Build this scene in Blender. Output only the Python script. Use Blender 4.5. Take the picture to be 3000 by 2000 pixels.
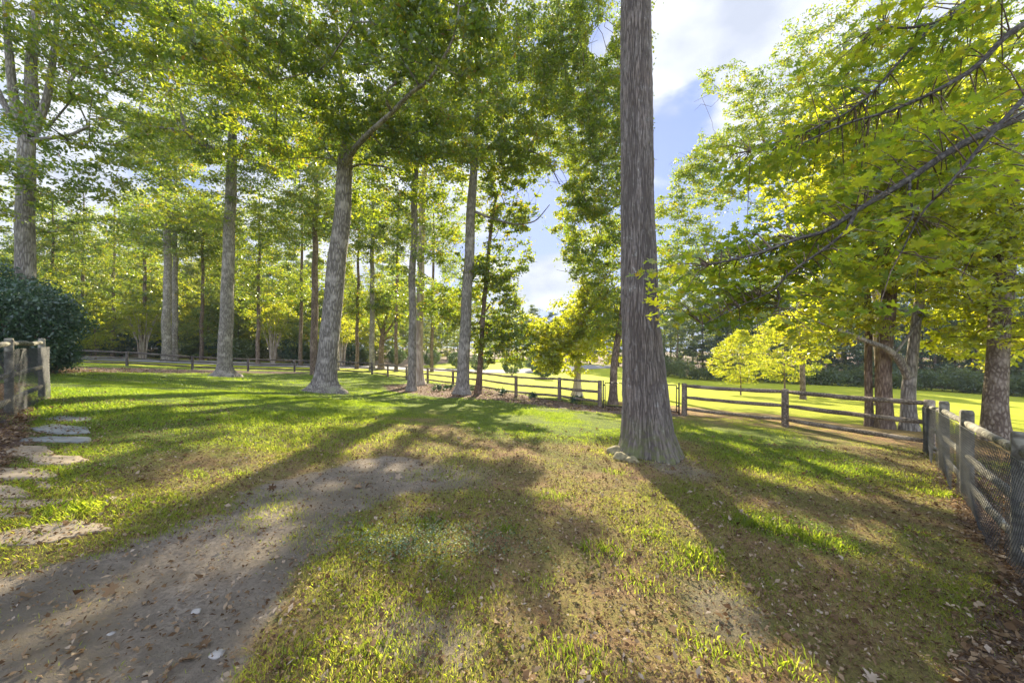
import bpy, math, random
import numpy as np
from mathutils import Vector, noise as mn

# ------------------------------------------------------------------ camera, sky, sun, exposure
S = bpy.context.scene
for o in list(bpy.data.objects): bpy.data.objects.remove(o)
FPX = 1083.0; HY = 1020.0; CX = 1500.0; CAMZ = 1.65
cam_d = bpy.data.cameras.new("camera"); cam = bpy.data.objects.new("camera", cam_d)
S.collection.objects.link(cam); S.camera = cam
cam.location = (0, 0, CAMZ); cam.rotation_euler = (math.radians(90), 0, 0)
cam_d.sensor_width = 36; cam_d.lens = 36*FPX/3000.0; cam_d.shift_y = (HY-1000)/3000.0
cam_d.clip_start = 0.05; cam_d.clip_end = 2000
SUN_PX, SUN_PY = 1542.0, 430.0
sv = np.array([(SUN_PX-CX)/FPX, 1.0, (HY-SUN_PY)/FPX]); sv /= np.linalg.norm(sv)
elev = math.asin(sv[2]); azim = math.atan2(sv[0], sv[1])
sl = bpy.data.lights.new("sun", 'SUN'); sl.energy = 5.0; sl.angle = math.radians(0.5); sl.color = (1, .87, .62)
so = bpy.data.objects.new("sun", sl); S.collection.objects.link(so)
so.rotation_euler = Vector(sv).to_track_quat('Z', 'Y').to_euler(); so.location = (0, 0, 40)
w = bpy.data.worlds.new("World"); S.world = w; w.use_nodes = True
nt = w.node_tree; N = nt.nodes; L = nt.links
bg = N['Background']; bg.inputs['Strength'].default_value = 0.15
sky = N.new('ShaderNodeTexSky'); sky.sky_type = 'NISHITA'; sky.sun_disc = False
sky.sun_elevation = elev; sky.sun_rotation = azim; sky.dust_density = 0.25; sky.air_density = 1.0; sky.ozone_density = 2.0
tc = N.new('ShaderNodeTexCoord')
no = N.new('ShaderNodeTexNoise'); no.inputs['Scale'].default_value = 4.5; no.inputs['Detail'].default_value = 8; no.inputs['Roughness'].default_value = .52
no.inputs['Distortion'].default_value = .35
mp = N.new('ShaderNodeMapping'); mp.inputs['Scale'].default_value = (1, 1, 1.7); mp.inputs['Location'].default_value = (3.1, .4, .7)
L.new(tc.outputs['Generated'], mp.inputs['Vector']); L.new(mp.outputs[0], no.inputs['Vector'])
def skyspot(px, py, r0, r1, amt, prev):
    """a bank of cloud (amt>0) or a clear patch (amt<0) round one direction of the sky"""
    d = Vector(((px-CX)/FPX, 1, (HY-py)/FPX)).normalized()
    nm = N.new('ShaderNodeVectorMath'); nm.operation = 'NORMALIZE'; L.new(tc.outputs['Generated'], nm.inputs[0])
    dt = N.new('ShaderNodeVectorMath'); dt.operation = 'DOT_PRODUCT'; dt.inputs[1].default_value = d
    L.new(nm.outputs[0], dt.inputs[0])
    mr = N.new('ShaderNodeMapRange'); mr.interpolation_type = 'SMOOTHSTEP'
    mr.inputs['From Min'].default_value = math.cos(math.radians(r1)); mr.inputs['From Max'].default_value = math.cos(math.radians(r0))
    mr.inputs['To Min'].default_value = 0; mr.inputs['To Max'].default_value = amt
    L.new(dt.outputs['Value'], mr.inputs['Value'])
    ad = N.new('ShaderNodeMath'); ad.operation = 'ADD'; L.new(prev, ad.inputs[0]); L.new(mr.outputs[0], ad.inputs[1])
    return ad.outputs[0]
c = skyspot(2130, 60, 6, 15, .30, no.outputs['Fac'])
c = skyspot(1985, 370, 2, 7, -.24, c)
c = skyspot(1560, 660, 3, 9, -.10, c)
c = skyspot(1635, 840, 1.5, 4.5, .24, c)
c = skyspot(600, 450, 20, 50, .10, c)
cr = N.new('ShaderNodeMapRange'); cr.interpolation_type = 'SMOOTHSTEP'
cr.inputs['From Min'].default_value = .43; cr.inputs['From Max'].default_value = .62
L.new(c, cr.inputs['Value'])
n2 = N.new('ShaderNodeTexNoise'); n2.inputs['Scale'].default_value = 6; n2.inputs['Detail'].default_value = 6
L.new(mp.outputs[0], n2.inputs['Vector'])
cc = N.new('ShaderNodeMix'); cc.data_type = 'RGBA'
cc.inputs['A'].default_value = (1.6, 1.75, 2.1, 1); cc.inputs['B'].default_value = (2.5, 2.6, 2.85, 1)
mr2 = N.new('ShaderNodeMapRange'); mr2.inputs['From Min'].default_value = .35; mr2.inputs['From Max'].default_value = .65
L.new(n2.outputs['Fac'], mr2.inputs['Value']); L.new(mr2.outputs[0], cc.inputs['Factor'])
mx = N.new('ShaderNodeMix'); mx.data_type = 'RGBA'
# sky brightness is compressed; unseen clouds opposite the sun boosted to fill the shade
sk1 = N.new('ShaderNodeVectorMath'); sk1.operation = 'MULTIPLY_ADD'; sk1.inputs[1].default_value = (.60, .48, .25); sk1.inputs[2].default_value = (1, 1, 1)
L.new(sky.outputs[0], sk1.inputs[0])
sk2 = N.new('ShaderNodeVectorMath'); sk2.operation = 'DIVIDE'; L.new(sky.outputs[0], sk2.inputs[0]); L.new(sk1.outputs[0], sk2.inputs[1])
nmv = N.new('ShaderNodeVectorMath'); nmv.operation = 'NORMALIZE'; L.new(tc.outputs['Generated'], nmv.inputs[0])
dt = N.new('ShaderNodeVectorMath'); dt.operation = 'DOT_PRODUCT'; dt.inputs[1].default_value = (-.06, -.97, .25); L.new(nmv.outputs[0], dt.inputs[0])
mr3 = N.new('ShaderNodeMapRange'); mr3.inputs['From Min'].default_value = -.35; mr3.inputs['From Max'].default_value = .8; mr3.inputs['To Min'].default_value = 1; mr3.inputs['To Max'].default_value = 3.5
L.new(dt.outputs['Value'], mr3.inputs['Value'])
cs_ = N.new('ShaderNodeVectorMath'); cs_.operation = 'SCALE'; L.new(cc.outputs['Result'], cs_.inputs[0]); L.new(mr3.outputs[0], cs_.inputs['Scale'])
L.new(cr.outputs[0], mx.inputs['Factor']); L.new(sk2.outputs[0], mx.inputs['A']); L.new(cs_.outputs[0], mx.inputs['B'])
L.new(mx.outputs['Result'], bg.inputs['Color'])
S.view_settings.view_transform = 'Standard'; S.view_settings.look = 'None'; S.view_settings.gamma = 1
S.view_settings.exposure = 1.6

# ------------------------------------------------------------------ helpers
rng = np.random.default_rng(11); random.seed(11)
C = S.collection
def px2w(px, py, Y): return np.array([(px-CX)/FPX*Y, Y, CAMZ+(HY-py)/FPX*Y])
def proj(P):
    P = np.atleast_2d(P); Y = np.maximum(P[:, 1], .3)
    return CX+P[:, 0]/Y*FPX, HY-(P[:, 2]-CAMZ)/Y*FPX
_ctl = []
for px, Y, py in [(2723,8.15,1325),(2300,11.2,1250),(2005,13.4,1215),(1757,15.8,1193),(1639,18.2,1173),(1512,20.7,1161),(1409,23.3,1142),
        (1327,25.6,1131),(1253,28,1121),(1191,30.5,1112),(1136,33,1104),(1090,35.3,1097),(982,36,1091),(863,34.5,1089),(727,33,1087),
        (564,31.5,1082),(372,29.5,1071),(195,29,1066),(650,25.4,1103),(950,17.5,1150),(1357,20,1155),
        (200,40,1048),(600,42,1058),(1000,46,1073),(1250,52,1080),(1500,58,1088),(1700,75,1066),(2000,25,1165),(2000,48,1128),
        (2600,20,1205),(2600,42,1148),(3000,36,1176),(2590,12,1255),(2910,10,1290),(2767,6.59,1365),(2834,5.07,1453),(2991,3.26,1651)]:
    _ctl.append(px2w(px, py, Y))
_ctl += [np.array(p, float) for p in [(0,0,0),(0,1.5,0),(-2,1.5,.08),(2,1.8,-.18),(1.7,2.4,-.2),(0,-9,.1),(-12,-6,.9),(12,-6,-.7),(2.45,6.6,-.25),(-3.3,2.8,.2),
        (-7.7,5.66,.65),(-9.3,7.4,.68),(-17,15,.6),(-20,6,1.2),(14,3,-.9),(0,8,-.18),(-4,9,0.05),(70,65,-4.2),(30,95,-3),(0,110,-1.2),(-50,95,1.2),(-75,60,2.2),(-50,20,2.2),(60,20,-4)]]
_ctl = np.array(_ctl)
def _U(r2): return np.where(r2 > 1e-9, .5*r2*np.log(np.maximum(r2, 1e-9)), 0)
_n = len(_ctl)
_K = _U(((_ctl[:, None, :2]-_ctl[None, :, :2])**2).sum(-1)) + np.eye(_n)*2.0
_A = np.zeros((_n+3, _n+3)); _A[:_n, :_n] = _K; _A[:_n, _n] = 1; _A[:_n, _n+1:] = _ctl[:, :2]; _A[_n:, :_n] = _A[:_n, _n:].T
_wt = np.linalg.solve(_A, np.concatenate([_ctl[:, 2], np.zeros(3)]))
def gz(x, y):
    x = np.atleast_1d(np.asarray(x, float)); y = np.atleast_1d(np.asarray(y, float)); out = np.empty(len(x))
    for i in range(0, len(x), 20000):
        a, b = x[i:i+20000], y[i:i+20000]
        k = _U((a[:, None]-_ctl[None, :, 0])**2+(b[:, None]-_ctl[None, :, 1])**2)
        h = k@_wt[:_n]+_wt[_n]+_wt[_n+1]*a+_wt[_n+2]*b
        r = np.hypot(a, b); t = np.clip((r-75)/60, 0, 1); t = t*t*(3-2*t)
        out[i:i+20000] = h*(1-t)+(-1.2-2.2*np.clip(a/80, -1.2, 1.2))*t
    return out
def gz1(x, y): return float(gz(x, y)[0])
def base(px, Y):
    x = (px-CX)/FPX*Y; return np.array([x, Y, gz1(x, Y)])
def ghit(px, py):
    """where the ray through a pixel meets the ground"""
    d = np.array([(px-CX)/FPX, 1, (HY-py)/FPX]); t = 1.0
    for k in range(400):
        p = np.array([0, 0, CAMZ])+d*t
        if p[2] <= gz1(p[0], p[1]): break
        t *= 1.02
    return p[:2]

def new_mesh(name, V, F, mat=None, parent=None, smooth=False, attrs=None, nper=4):
    """V (n,3), F (m,k) int arrays, or a list of such face arrays"""
    me = bpy.data.meshes.new(name); V = np.asarray(V, np.float32)
    Fs = [np.asarray(f, np.int32) for f in (F if isinstance(F, list) else [F]) if len(f)]
    me.vertices.add(len(V)); me.vertices.foreach_set('co', V.ravel())
    idx = np.concatenate([f.ravel() for f in Fs]); cnt = np.concatenate([np.full(len(f), f.shape[1], np.int32) for f in Fs])
    me.loops.add(len(idx)); me.loops.foreach_set('vertex_index', idx)
    me.polygons.add(len(cnt)); st = np.concatenate([[0], np.cumsum(cnt)[:-1]]).astype(np.int32)
    me.polygons.foreach_set('loop_start', st); me.polygons.foreach_set('loop_total', cnt)
    if smooth: me.polygons.foreach_set('use_smooth', np.ones(len(cnt), bool))
    if attrs:
        for k, (dom, arr) in attrs.items():
            a = me.attributes.new(k, 'FLOAT', dom); a.data.foreach_set('value', np.asarray(arr, np.float32))
    me.update(); me.validate()
    if mat: me.materials.append(mat)
    o = bpy.data.objects.new(name, me); C.objects.link(o)
    if parent: o.parent = parent
    return o
def tag(o, label, cat, group=None):
    o['label'] = label; o['category'] = cat
    if group: o['group'] = group
    return o
def empty(name, loc, label, cat, group=None):
    o = bpy.data.objects.new(name, None); C.objects.link(o); o.location = [float(v) for v in loc]; o.empty_display_size = .2
    return tag(o, label, cat, group)
def kind(o, k): o['kind'] = k; return o
def localize(o, loc):
    """mesh built in world coordinates -> local to its parent's empty"""
    me = o.data; n = len(me.vertices); a = np.empty(n*3, np.float32); me.vertices.foreach_get('co', a)
    a = a.reshape(-1, 3)-np.asarray(loc, np.float32); me.vertices.foreach_set('co', a.ravel()); me.update(); return o

class Geo:
    def __init__(s): s.V = []; s.Q = []; s.n = 0
    def add(s, V, Q): s.V.append(np.asarray(V, float)); s.Q.append(np.asarray(Q, int)+s.n); s.n += len(V)
    def tube(s, P, R, k=8, cap=True, jit=0):
        P = np.asarray(P, float); m = len(P); T = np.gradient(P, axis=0); T /= np.linalg.norm(T, axis=1)[:, None]+1e-9
        ref = np.array([0, 0, 1.]) if abs(T[0, 2]) < .8 else np.array([1., 0, 0])
        A = np.cross(T, ref); A /= np.linalg.norm(A, axis=1)[:, None]+1e-9; B = np.cross(T, A)
        th = np.arange(k)/k*2*np.pi; R = np.broadcast_to(np.asarray(R, float), (m,))
        rr = R[:, None]*(1+jit*rng.standard_normal((m, k)))
        V = P[:, None]+(A[:, None]*np.cos(th)[None, :, None]+B[:, None]*np.sin(th)[None, :, None])*rr[..., None]
        i, j = np.meshgrid(np.arange(m-1), np.arange(k), indexing='ij'); j2 = (j+1) % k
        Q = np.stack([i*k+j, i*k+j2, (i+1)*k+j2, (i+1)*k+j], -1).reshape(-1, 4)
        V = V.reshape(-1, 3)
        if cap:
            a = len(V); V = np.vstack([V, P[-1:], P[:1]])
            e = np.arange(0, k-1, 2)
            q1 = np.stack([(m-1)*k+e, (m-1)*k+(e+1) % k, (m-1)*k+(e+2) % k, np.full(len(e), a)], -1)
            q2 = np.stack([e, np.full(len(e), a+1), (e+2) % k, (e+1) % k], -1)
            Q = np.vstack([Q, q1, q2])
        s.add(V, Q)
    def build(s, name, mat, parent=None, smooth=True): return new_mesh(name, np.vstack(s.V), np.vstack(s.Q), mat, parent, smooth)

def fbm(x, y, sc, seed=0, oct=4):
    """numpy value noise 0..1"""
    r = np.random.default_rng(seed); T = r.random((256, 256)); v = 0; a = 1; tot = 0
    for o in range(oct):
        u = x*sc+seed*1.7+37; vv = y*sc+91; i = np.floor(u).astype(int); j = np.floor(vv).astype(int); fu = u-i; fv = vv-j
        fu = fu*fu*(3-2*fu); fv = fv*fv*(3-2*fv)
        g = lambda p, q: T[p % 256, q % 256]
        v = v+a*((g(i, j)*(1-fu)+g(i+1, j)*fu)*(1-fv)+(g(i, j+1)*(1-fu)+g(i+1, j+1)*fu)*fv); tot += a; a *= .5; sc = sc*2.03
    return v/tot
def ell(px, py, cx, cy, rx, ry, ang=0, soft=.35):
    a = math.radians(ang); dx = px-cx; dy = py-cy
    u = (dx*math.cos(a)+dy*math.sin(a))/rx; v = (-dx*math.sin(a)+dy*math.cos(a))/ry
    d = np.sqrt(u*u+v*v); return np.clip((1+soft-d)/(2*soft), 0, 1)
def inpoly(px, py, poly):
    px = np.asarray(px, float); py = np.asarray(py, float); r = np.zeros(px.shape, bool); n = len(poly)
    for i in range(n):
        x1, y1 = poly[i]; x2, y2 = poly[(i+1) % n]
        c = ((y1 > py) != (y2 > py)) & (px < (x2-x1)*(py-y1)/((y2-y1) or 1e-9)+x1); r ^= c
    return r

# ------------------------------------------------------------------ materials
def mat(name):
    m = bpy.data.materials.new(name); m.use_nodes = True; m.node_tree.nodes.clear(); return m, m.node_tree.nodes, m.node_tree.links
def ramp(N, stops):
    r = N.new('ShaderNodeValToRGB'); e = r.color_ramp.elements
    while len(e) > 1: e.remove(e[0])
    e[0].position = stops[0][0]; e[0].color = (*stops[0][1], 1)
    for p, c in stops[1:]: x = e.new(p); x.color = (*c, 1)
    return r
def leaf_mat(name, dif, tra, mixf=.5, gloss=.06):
    m, N, L = mat(name); at = N.new('ShaderNodeAttribute'); at.attribute_name = 'rnd'
    r1 = ramp(N, dif); r2 = ramp(N, tra); L.new(at.outputs['Fac'], r1.inputs[0]); L.new(at.outputs['Fac'], r2.inputs[0])
    d = N.new('ShaderNodeBsdfDiffuse'); t = N.new('ShaderNodeBsdfTranslucent'); g = N.new('ShaderNodeBsdfGlossy')
    g.inputs['Roughness'].default_value = .38; g.inputs['Color'].default_value = (.8, .85, .9, 1)
    L.new(r1.outputs[0], d.inputs['Color']); L.new(r2.outputs[0], t.inputs['Color'])
    a = N.new('ShaderNodeMixShader'); a.inputs[0].default_value = mixf; L.new(d.outputs[0], a.inputs[1]); L.new(t.outputs[0], a.inputs[2])
    b = N.new('ShaderNodeMixShader'); b.inputs[0].default_value = gloss; L.new(a.outputs[0], b.inputs[1]); L.new(g.outputs[0], b.inputs[2])
    o = N.new('ShaderNodeOutputMaterial'); L.new(b.outputs[0], o.inputs[0]); return m
M_OAK = leaf_mat('oak_leaves', [(0, (.050, .080, .045)), (.6, (.075, .115, .045)), (.9, (.12, .14, .04)), (1, (.22, .13, .03))],
                 [(0, (.20, .36, .03)), (.5, (.46, .60, .02)), (.9, (.84, .80, .03)), (1, (.70, .38, .05))], .48, .08)
M_YEL = leaf_mat('maple_leaves', [(0, (.055, .10, .035)), (.6, (.09, .14, .035)), (1, (.20, .18, .03))],
                 [(0, (.40, .50, .03)), (.5, (.78, .82, .02)), (1, (.95, .82, .04))], .58, .06)
M_MAPLE = leaf_mat('near_maple_leaves', [(0, (.045, .095, .035)), (.6, (.08, .14, .035)), (1, (.17, .17, .03))],
                 [(0, (.20, .36, .03)), (.5, (.64, .76, .02)), (.85, (.90, .86, .03)), (1, (.90, .62, .04))], .54, .09)
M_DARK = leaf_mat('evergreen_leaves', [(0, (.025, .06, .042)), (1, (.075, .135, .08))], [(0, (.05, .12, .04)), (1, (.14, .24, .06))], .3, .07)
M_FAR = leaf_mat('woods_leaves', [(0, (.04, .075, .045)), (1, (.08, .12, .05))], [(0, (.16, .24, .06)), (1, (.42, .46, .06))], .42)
M_WOODS = leaf_mat('light_woods_leaves', [(0, (.05, .09, .04)), (1, (.10, .14, .045))], [(0, (.26, .36, .05)), (1, (.66, .66, .05))], .5)
M_GRASS = leaf_mat('grass_blades', [(0, (.07, .14, .03)), (.55, (.15, .22, .04)), (.8, (.28, .26, .08)), (1, (.42, .33, .17))],
                   [(0, (.34, .54, .03)), (.55, (.64, .74, .05)), (.8, (.74, .68, .14)), (1, (.66, .50, .24))], .55, .05)
M_LITTER = leaf_mat('dry_leaves', [(0, (.08, .05, .03)), (.35, (.18, .12, .07)), (.75, (.30, .22, .14)), (1, (.42, .35, .28))],
                    [(0, (.16, .08, .03)), (1, (.45, .30, .15))], .2, 0.0)
def bark_mat(name, c0, c1, c2, sx=9, sz=1.1, bump=.6, moss=0):
    m, N, L = mat(name); tc = N.new('ShaderNodeTexCoord'); mp = N.new('ShaderNodeMapping'); mp.inputs['Scale'].default_value = (sx, sx, sz)
    L.new(tc.outputs['Object'], mp.inputs[0])
    v = N.new('ShaderNodeTexVoronoi'); v.feature = 'DISTANCE_TO_EDGE'; v.inputs['Scale'].default_value = 1.6
    nz = N.new('ShaderNodeTexNoise'); nz.inputs['Scale'].default_value = 1.5; nz.inputs['Detail'].default_value = 6
    L.new(mp.outputs[0], nz.inputs['Vector'])
    mxv = N.new('ShaderNodeMix'); mxv.data_type = 'VECTOR'; mxv.inputs['Factor'].default_value = .35
    L.new(mp.outputs[0], mxv.inputs['A']); L.new(nz.outputs['Color'], mxv.inputs['B']); L.new(mxv.outputs['Result'], v.inputs['Vector'])
    big = N.new('ShaderNodeTexNoise'); big.inputs['Scale'].default_value = 2.2; big.inputs['Detail'].default_value = 4; L.new(tc.outputs['Object'], big.inputs['Vector'])
    mul = N.new('ShaderNodeMath'); mul.operation = 'MULTIPLY'; mul.inputs[1].default_value = 3; L.new(v.outputs[0], mul.inputs[0])
    ad = N.new('ShaderNodeMath'); ad.operation = 'ADD'; L.new(mul.outputs[0], ad.inputs[0]); L.new(nz.outputs['Fac'], ad.inputs[1])
    r = ramp(N, [(.35, c0), (.75, c1), (1.0, c2)]); sc = N.new('ShaderNodeMath'); sc.operation = 'MULTIPLY'; sc.inputs[1].default_value = .72
    L.new(ad.outputs[0], sc.inputs[0]); L.new(sc.outputs[0], r.inputs[0])
    mx = N.new('ShaderNodeMix'); mx.data_type = 'RGBA'; mx.inputs['B'].default_value = (*[min(1, k*1.5+.02) for k in c2], 1)
    rr = ramp(N, [(.52, (0, 0, 0)), (.7, (.6, .6, .6))]); L.new(big.outputs['Fac'], rr.inputs[0]); L.new(rr.outputs[0], mx.inputs['Factor']); L.new(r.outputs[0], mx.inputs['A'])
    last = mx.outputs['Result']
    if moss:
        sep = N.new('ShaderNodeSeparateXYZ'); L.new(tc.outputs['Object'], sep.inputs[0])
        mr = N.new('ShaderNodeMapRange'); mr.inputs['From Min'].default_value = .75; mr.inputs['From Max'].default_value = 0.0; L.new(sep.outputs['Z'], mr.inputs['Value'])
        m2 = N.new('ShaderNodeMath'); m2.operation = 'MULTIPLY'; L.new(mr.outputs[0], m2.inputs[0]); L.new(rr.outputs[0], m2.inputs[1])
        m3 = N.new('ShaderNodeMix'); m3.data_type = 'RGBA'; m3.inputs['B'].default_value = (.14, .17, .05, 1)
        L.new(m2.outputs[0], m3.inputs['Factor']); L.new(last, m3.inputs['A']); last = m3.outputs['Result']
    p = N.new('ShaderNodeBsdfPrincipled'); p.inputs['Roughness'].default_value = .9; L.new(last, p.inputs['Base Color'])
    b = N.new('ShaderNodeBump'); b.inputs['Strength'].default_value = bump; b.inputs['Distance'].default_value = .03
    L.new(ad.outputs[0], b.inputs['Height']); L.new(b.outputs[0], p.inputs['Normal'])
    o = N.new('ShaderNodeOutputMaterial'); L.new(p.outputs[0], o.inputs[0]); return m
M_BARK = bark_mat('oak_bark', (.11, .095, .085), (.23, .205, .185), (.32, .29, .265), sx=11, sz=2.6, moss=1, bump=.9)
M_BARK2 = bark_mat('grey_bark', (.12, .105, .09), (.25, .225, .20), (.33, .30, .27), sx=14, sz=2.6)
M_BARK3 = bark_mat('brown_bark', (.09, .06, .045), (.17, .12, .09), (.26, .20, .155), sx=16, sz=3)
M_DBARK = bark_mat('dark_limb_bark', (.05, .045, .042), (.09, .08, .075), (.14, .13, .12), sx=20, sz=20, bump=.3)
M_BARK5 = bark_mat('mottled_bark', (.09, .065, .05), (.16, .125, .095), (.25, .21, .17), sx=13, sz=6, bump=.5)
M_BARK4 = bark_mat('pale_smooth_bark', (.30, .24, .20), (.42, .35, .30), (.52, .45, .40), sx=5, sz=.6, bump=.2)
M_WOOD = bark_mat('weathered_wood', (.10, .075, .055), (.22, .17, .13), (.34, .28, .22), sx=14, sz=14, bump=.3)
M_WOODD = bark_mat('dark_weathered_wood', (.04, .034, .032), (.09, .075, .07), (.15, .13, .12), sx=14, sz=14, bump=.3)
M_WOODG = bark_mat('greenish_treated_wood', (.09, .08, .065), (.16, .15, .12), (.24, .23, .19), sx=10, sz=10, bump=.25)
def furrow_mat():
    m, N, L = mat('furrowed_bark'); at = N.new('ShaderNodeAttribute'); at.attribute_name = 'groove'; tc = N.new('ShaderNodeTexCoord')
    def nz(sc, det, map_=(1, 1, 1)):
        mp = N.new('ShaderNodeMapping'); mp.inputs['Scale'].default_value = map_; L.new(tc.outputs['Object'], mp.inputs[0])
        n = N.new('ShaderNodeTexNoise'); n.inputs['Scale'].default_value = sc; n.inputs['Detail'].default_value = det; n.inputs['Roughness'].default_value = .65; L.new(mp.outputs[0], n.inputs['Vector']); return n.outputs['Fac']
    f = nz(26, 8, (1, 1, .6)); g = nz(2.4, 5); l = nz(9, 6)
    r = ramp(N, [(.3, (.13, .115, .105)), (.5, (.205, .18, .165)), (.7, (.28, .25, .235))]); L.new(f, r.inputs[0])
    def mix(fac, a, b):
        x = N.new('ShaderNodeMix'); x.data_type = 'RGBA'; L.new(fac, x.inputs['Factor'])
        L.new(a, x.inputs['A'])
        if isinstance(b, tuple): x.inputs['B'].default_value = (*b, 1)
        else: L.new(b, x.inputs['B'])
        return x.outputs['Result']
    def rp(v, st): r_ = ramp(N, st); L.new(v, r_.inputs[0]); return r_.outputs[0]
    c = mix(rp(g, [(.45, (0, 0, 0)), (.65, (.6, .6, .6))]), r.outputs[0], (.21, .165, .14))
    c = mix(rp(l, [(.60, (0, 0, 0)), (.68, (.75, .75, .75))]), c, (.40, .41, .39))
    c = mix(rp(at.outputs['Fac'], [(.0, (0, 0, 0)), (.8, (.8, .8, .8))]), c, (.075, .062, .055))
    sep = N.new('ShaderNodeSeparateXYZ'); L.new(tc.outputs['Object'], sep.inputs[0])
    mr = N.new('ShaderNodeMapRange'); mr.inputs['From Min'].default_value = .8; mr.inputs['From Max'].default_value = 0; L.new(sep.outputs['Z'], mr.inputs['Value'])
    m2 = N.new('ShaderNodeMath'); m2.operation = 'MULTIPLY'; L.new(mr.outputs[0], m2.inputs[0]); L.new(rp(l, [(.42, (0, 0, 0)), (.6, (.9, .9, .9))]), m2.inputs[1])
    c = mix(m2.outputs[0], c, (.13, .15, .045))
    p = N.new('ShaderNodeBsdfPrincipled'); p.inputs['Roughness'].default_value = .92; L.new(c, p.inputs['Base Color'])
    b = N.new('ShaderNodeBump'); b.inputs['Strength'].default_value = .7; b.inputs['Distance'].default_value = .012; L.new(f, b.inputs['Height']); L.new(b.outputs[0], p.inputs['Normal'])
    o = N.new('ShaderNodeOutputMaterial'); L.new(p.outputs[0], o.inputs[0]); return m
M_FURROW = furrow_mat()
def plain(name, col, rough=.6, metal=0, nsc=20, var=.25):
    m, N, L = mat(name); p = N.new('ShaderNodeBsdfPrincipled'); p.inputs['Roughness'].default_value = rough; p.inputs['Metallic'].default_value = metal
    tc = N.new('ShaderNodeTexCoord'); nz = N.new('ShaderNodeTexNoise'); nz.inputs['Scale'].default_value = nsc; nz.inputs['Detail'].default_value = 7
    L.new(tc.outputs['Object'], nz.inputs['Vector'])
    r = ramp(N, [(.3, tuple(k*(1-var) for k in col)), (.7, tuple(min(1, k*(1+var)) for k in col))]); L.new(nz.outputs['Fac'], r.inputs[0]); L.new(r.outputs[0], p.inputs['Base Color'])
    b = N.new('ShaderNodeBump'); b.inputs['Strength'].default_value = .4; b.inputs['Distance'].default_value = .01; L.new(nz.outputs['Fac'], b.inputs['Height']); L.new(b.outputs[0], p.inputs['Normal'])
    o = N.new('ShaderNodeOutputMaterial'); L.new(p.outputs[0], o.inputs[0]); return m
M_NET = plain('black_netting', (.035, .04, .045), .5)
M_METAL = plain('black_steel', (.04, .04, .045), .4, .3)
M_WIRE = plain('grey_wire', (.16, .16, .16), .4, .6)
M_STONE = plain('flagstone', (.27, .215, .15), .85, 0, 5, .25)
M_STONE2 = plain('blue_flagstone', (.20, .21, .20), .85, 0, 5, .3)
M_ROCK = plain('mossy_rock', (.24, .21, .12), .9, 0, 9, .45)
M_PEB = plain('pale_pebble', (.33, .31, .29), .8, 0, 12, .15)
M_ROAD = plain('road', (.30, .29, .30), .9, 0, 3, .12)

# ------------------------------------------------------------------ ground
def axis(n, near, far, p=2.6):
    t = np.linspace(-1, 1, n); return np.sign(t)*(near*np.abs(t)+(far-near)*np.abs(t)**p*np.abs(t))
ax_ = np.concatenate([axis(420, 14, 420, 3.2)])
ay_ = np.concatenate([-(np.linspace(1, 0, 30, endpoint=False)**2)*60, 7*np.linspace(0, 1, 150, endpoint=False), 7+33*np.linspace(0, 1, 130, endpoint=False), 40+560*np.linspace(0, 1, 90)**2.2])
XX, YY = np.meshgrid(ax_, ay_); gx = XX.ravel(); gy = YY.ravel(); gzz = gz(gx, gy)
bumps = (fbm(gx, gy, 1.1, 5)-.5)*.07+(fbm(gx, gy, 5, 6)-.5)*.03
gzz = gzz+bumps*np.clip(1.2-np.hypot(gx, gy)/45, 0.1, 1)
nx_, ny_ = len(ax_), len(ay_)
ii, jj = np.meshgrid(np.arange(ny_-1), np.arange(nx_-1), indexing='ij')
GQ = np.stack([ii*nx_+jj, ii*nx_+jj+1, (ii+1)*nx_+jj+1, (ii+1)*nx_+jj], -1).reshape(-1, 4)
DIRT = [(-400,1700),(0,1690),(330,1630),(620,1500),(760,1440),(960,1370),(1200,1340),(1340,1400),(1200,1440),(1040,1500),(960,1600),(860,1660),(790,1800),(720,1920),(560,2100),(-900,2200)]
MULCH = [(1120,1128),(1230,1122),(1420,1132),(1560,1162),(1700,1185),(1810,1192),(2010,1200),(2010,1222),(1810,1216),(1600,1190),(1450,1172),(1300,1164),(1140,1146)]
FENCE_PX = [(195,29),(372,29.5),(564,31.5),(727,33),(863,34.5),(982,36),(1090,35.3),(1136,33),(1191,30.5),(1253,28),(1327,25.6),(1409,23.3),(1512,20.7),(1639,18.2),(1757,15.8),(2005,13.4),(2300,11.2),(2723,8.15)]
FX = np.array([[(p-CX)/FPX*Y, Y] for p, Y in FENCE_PX])
def beyond(x, y):
    """True outside the fenced yard"""
    a = np.arctan2(x, np.maximum(y, .01)); fa = np.arctan2(FX[:, 0], FX[:, 1]); fr = np.hypot(FX[:, 0], FX[:, 1]); o = np.argsort(fa)
    return np.hypot(x, y)-np.interp(a, fa[o], fr[o])
STONES = []
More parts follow.
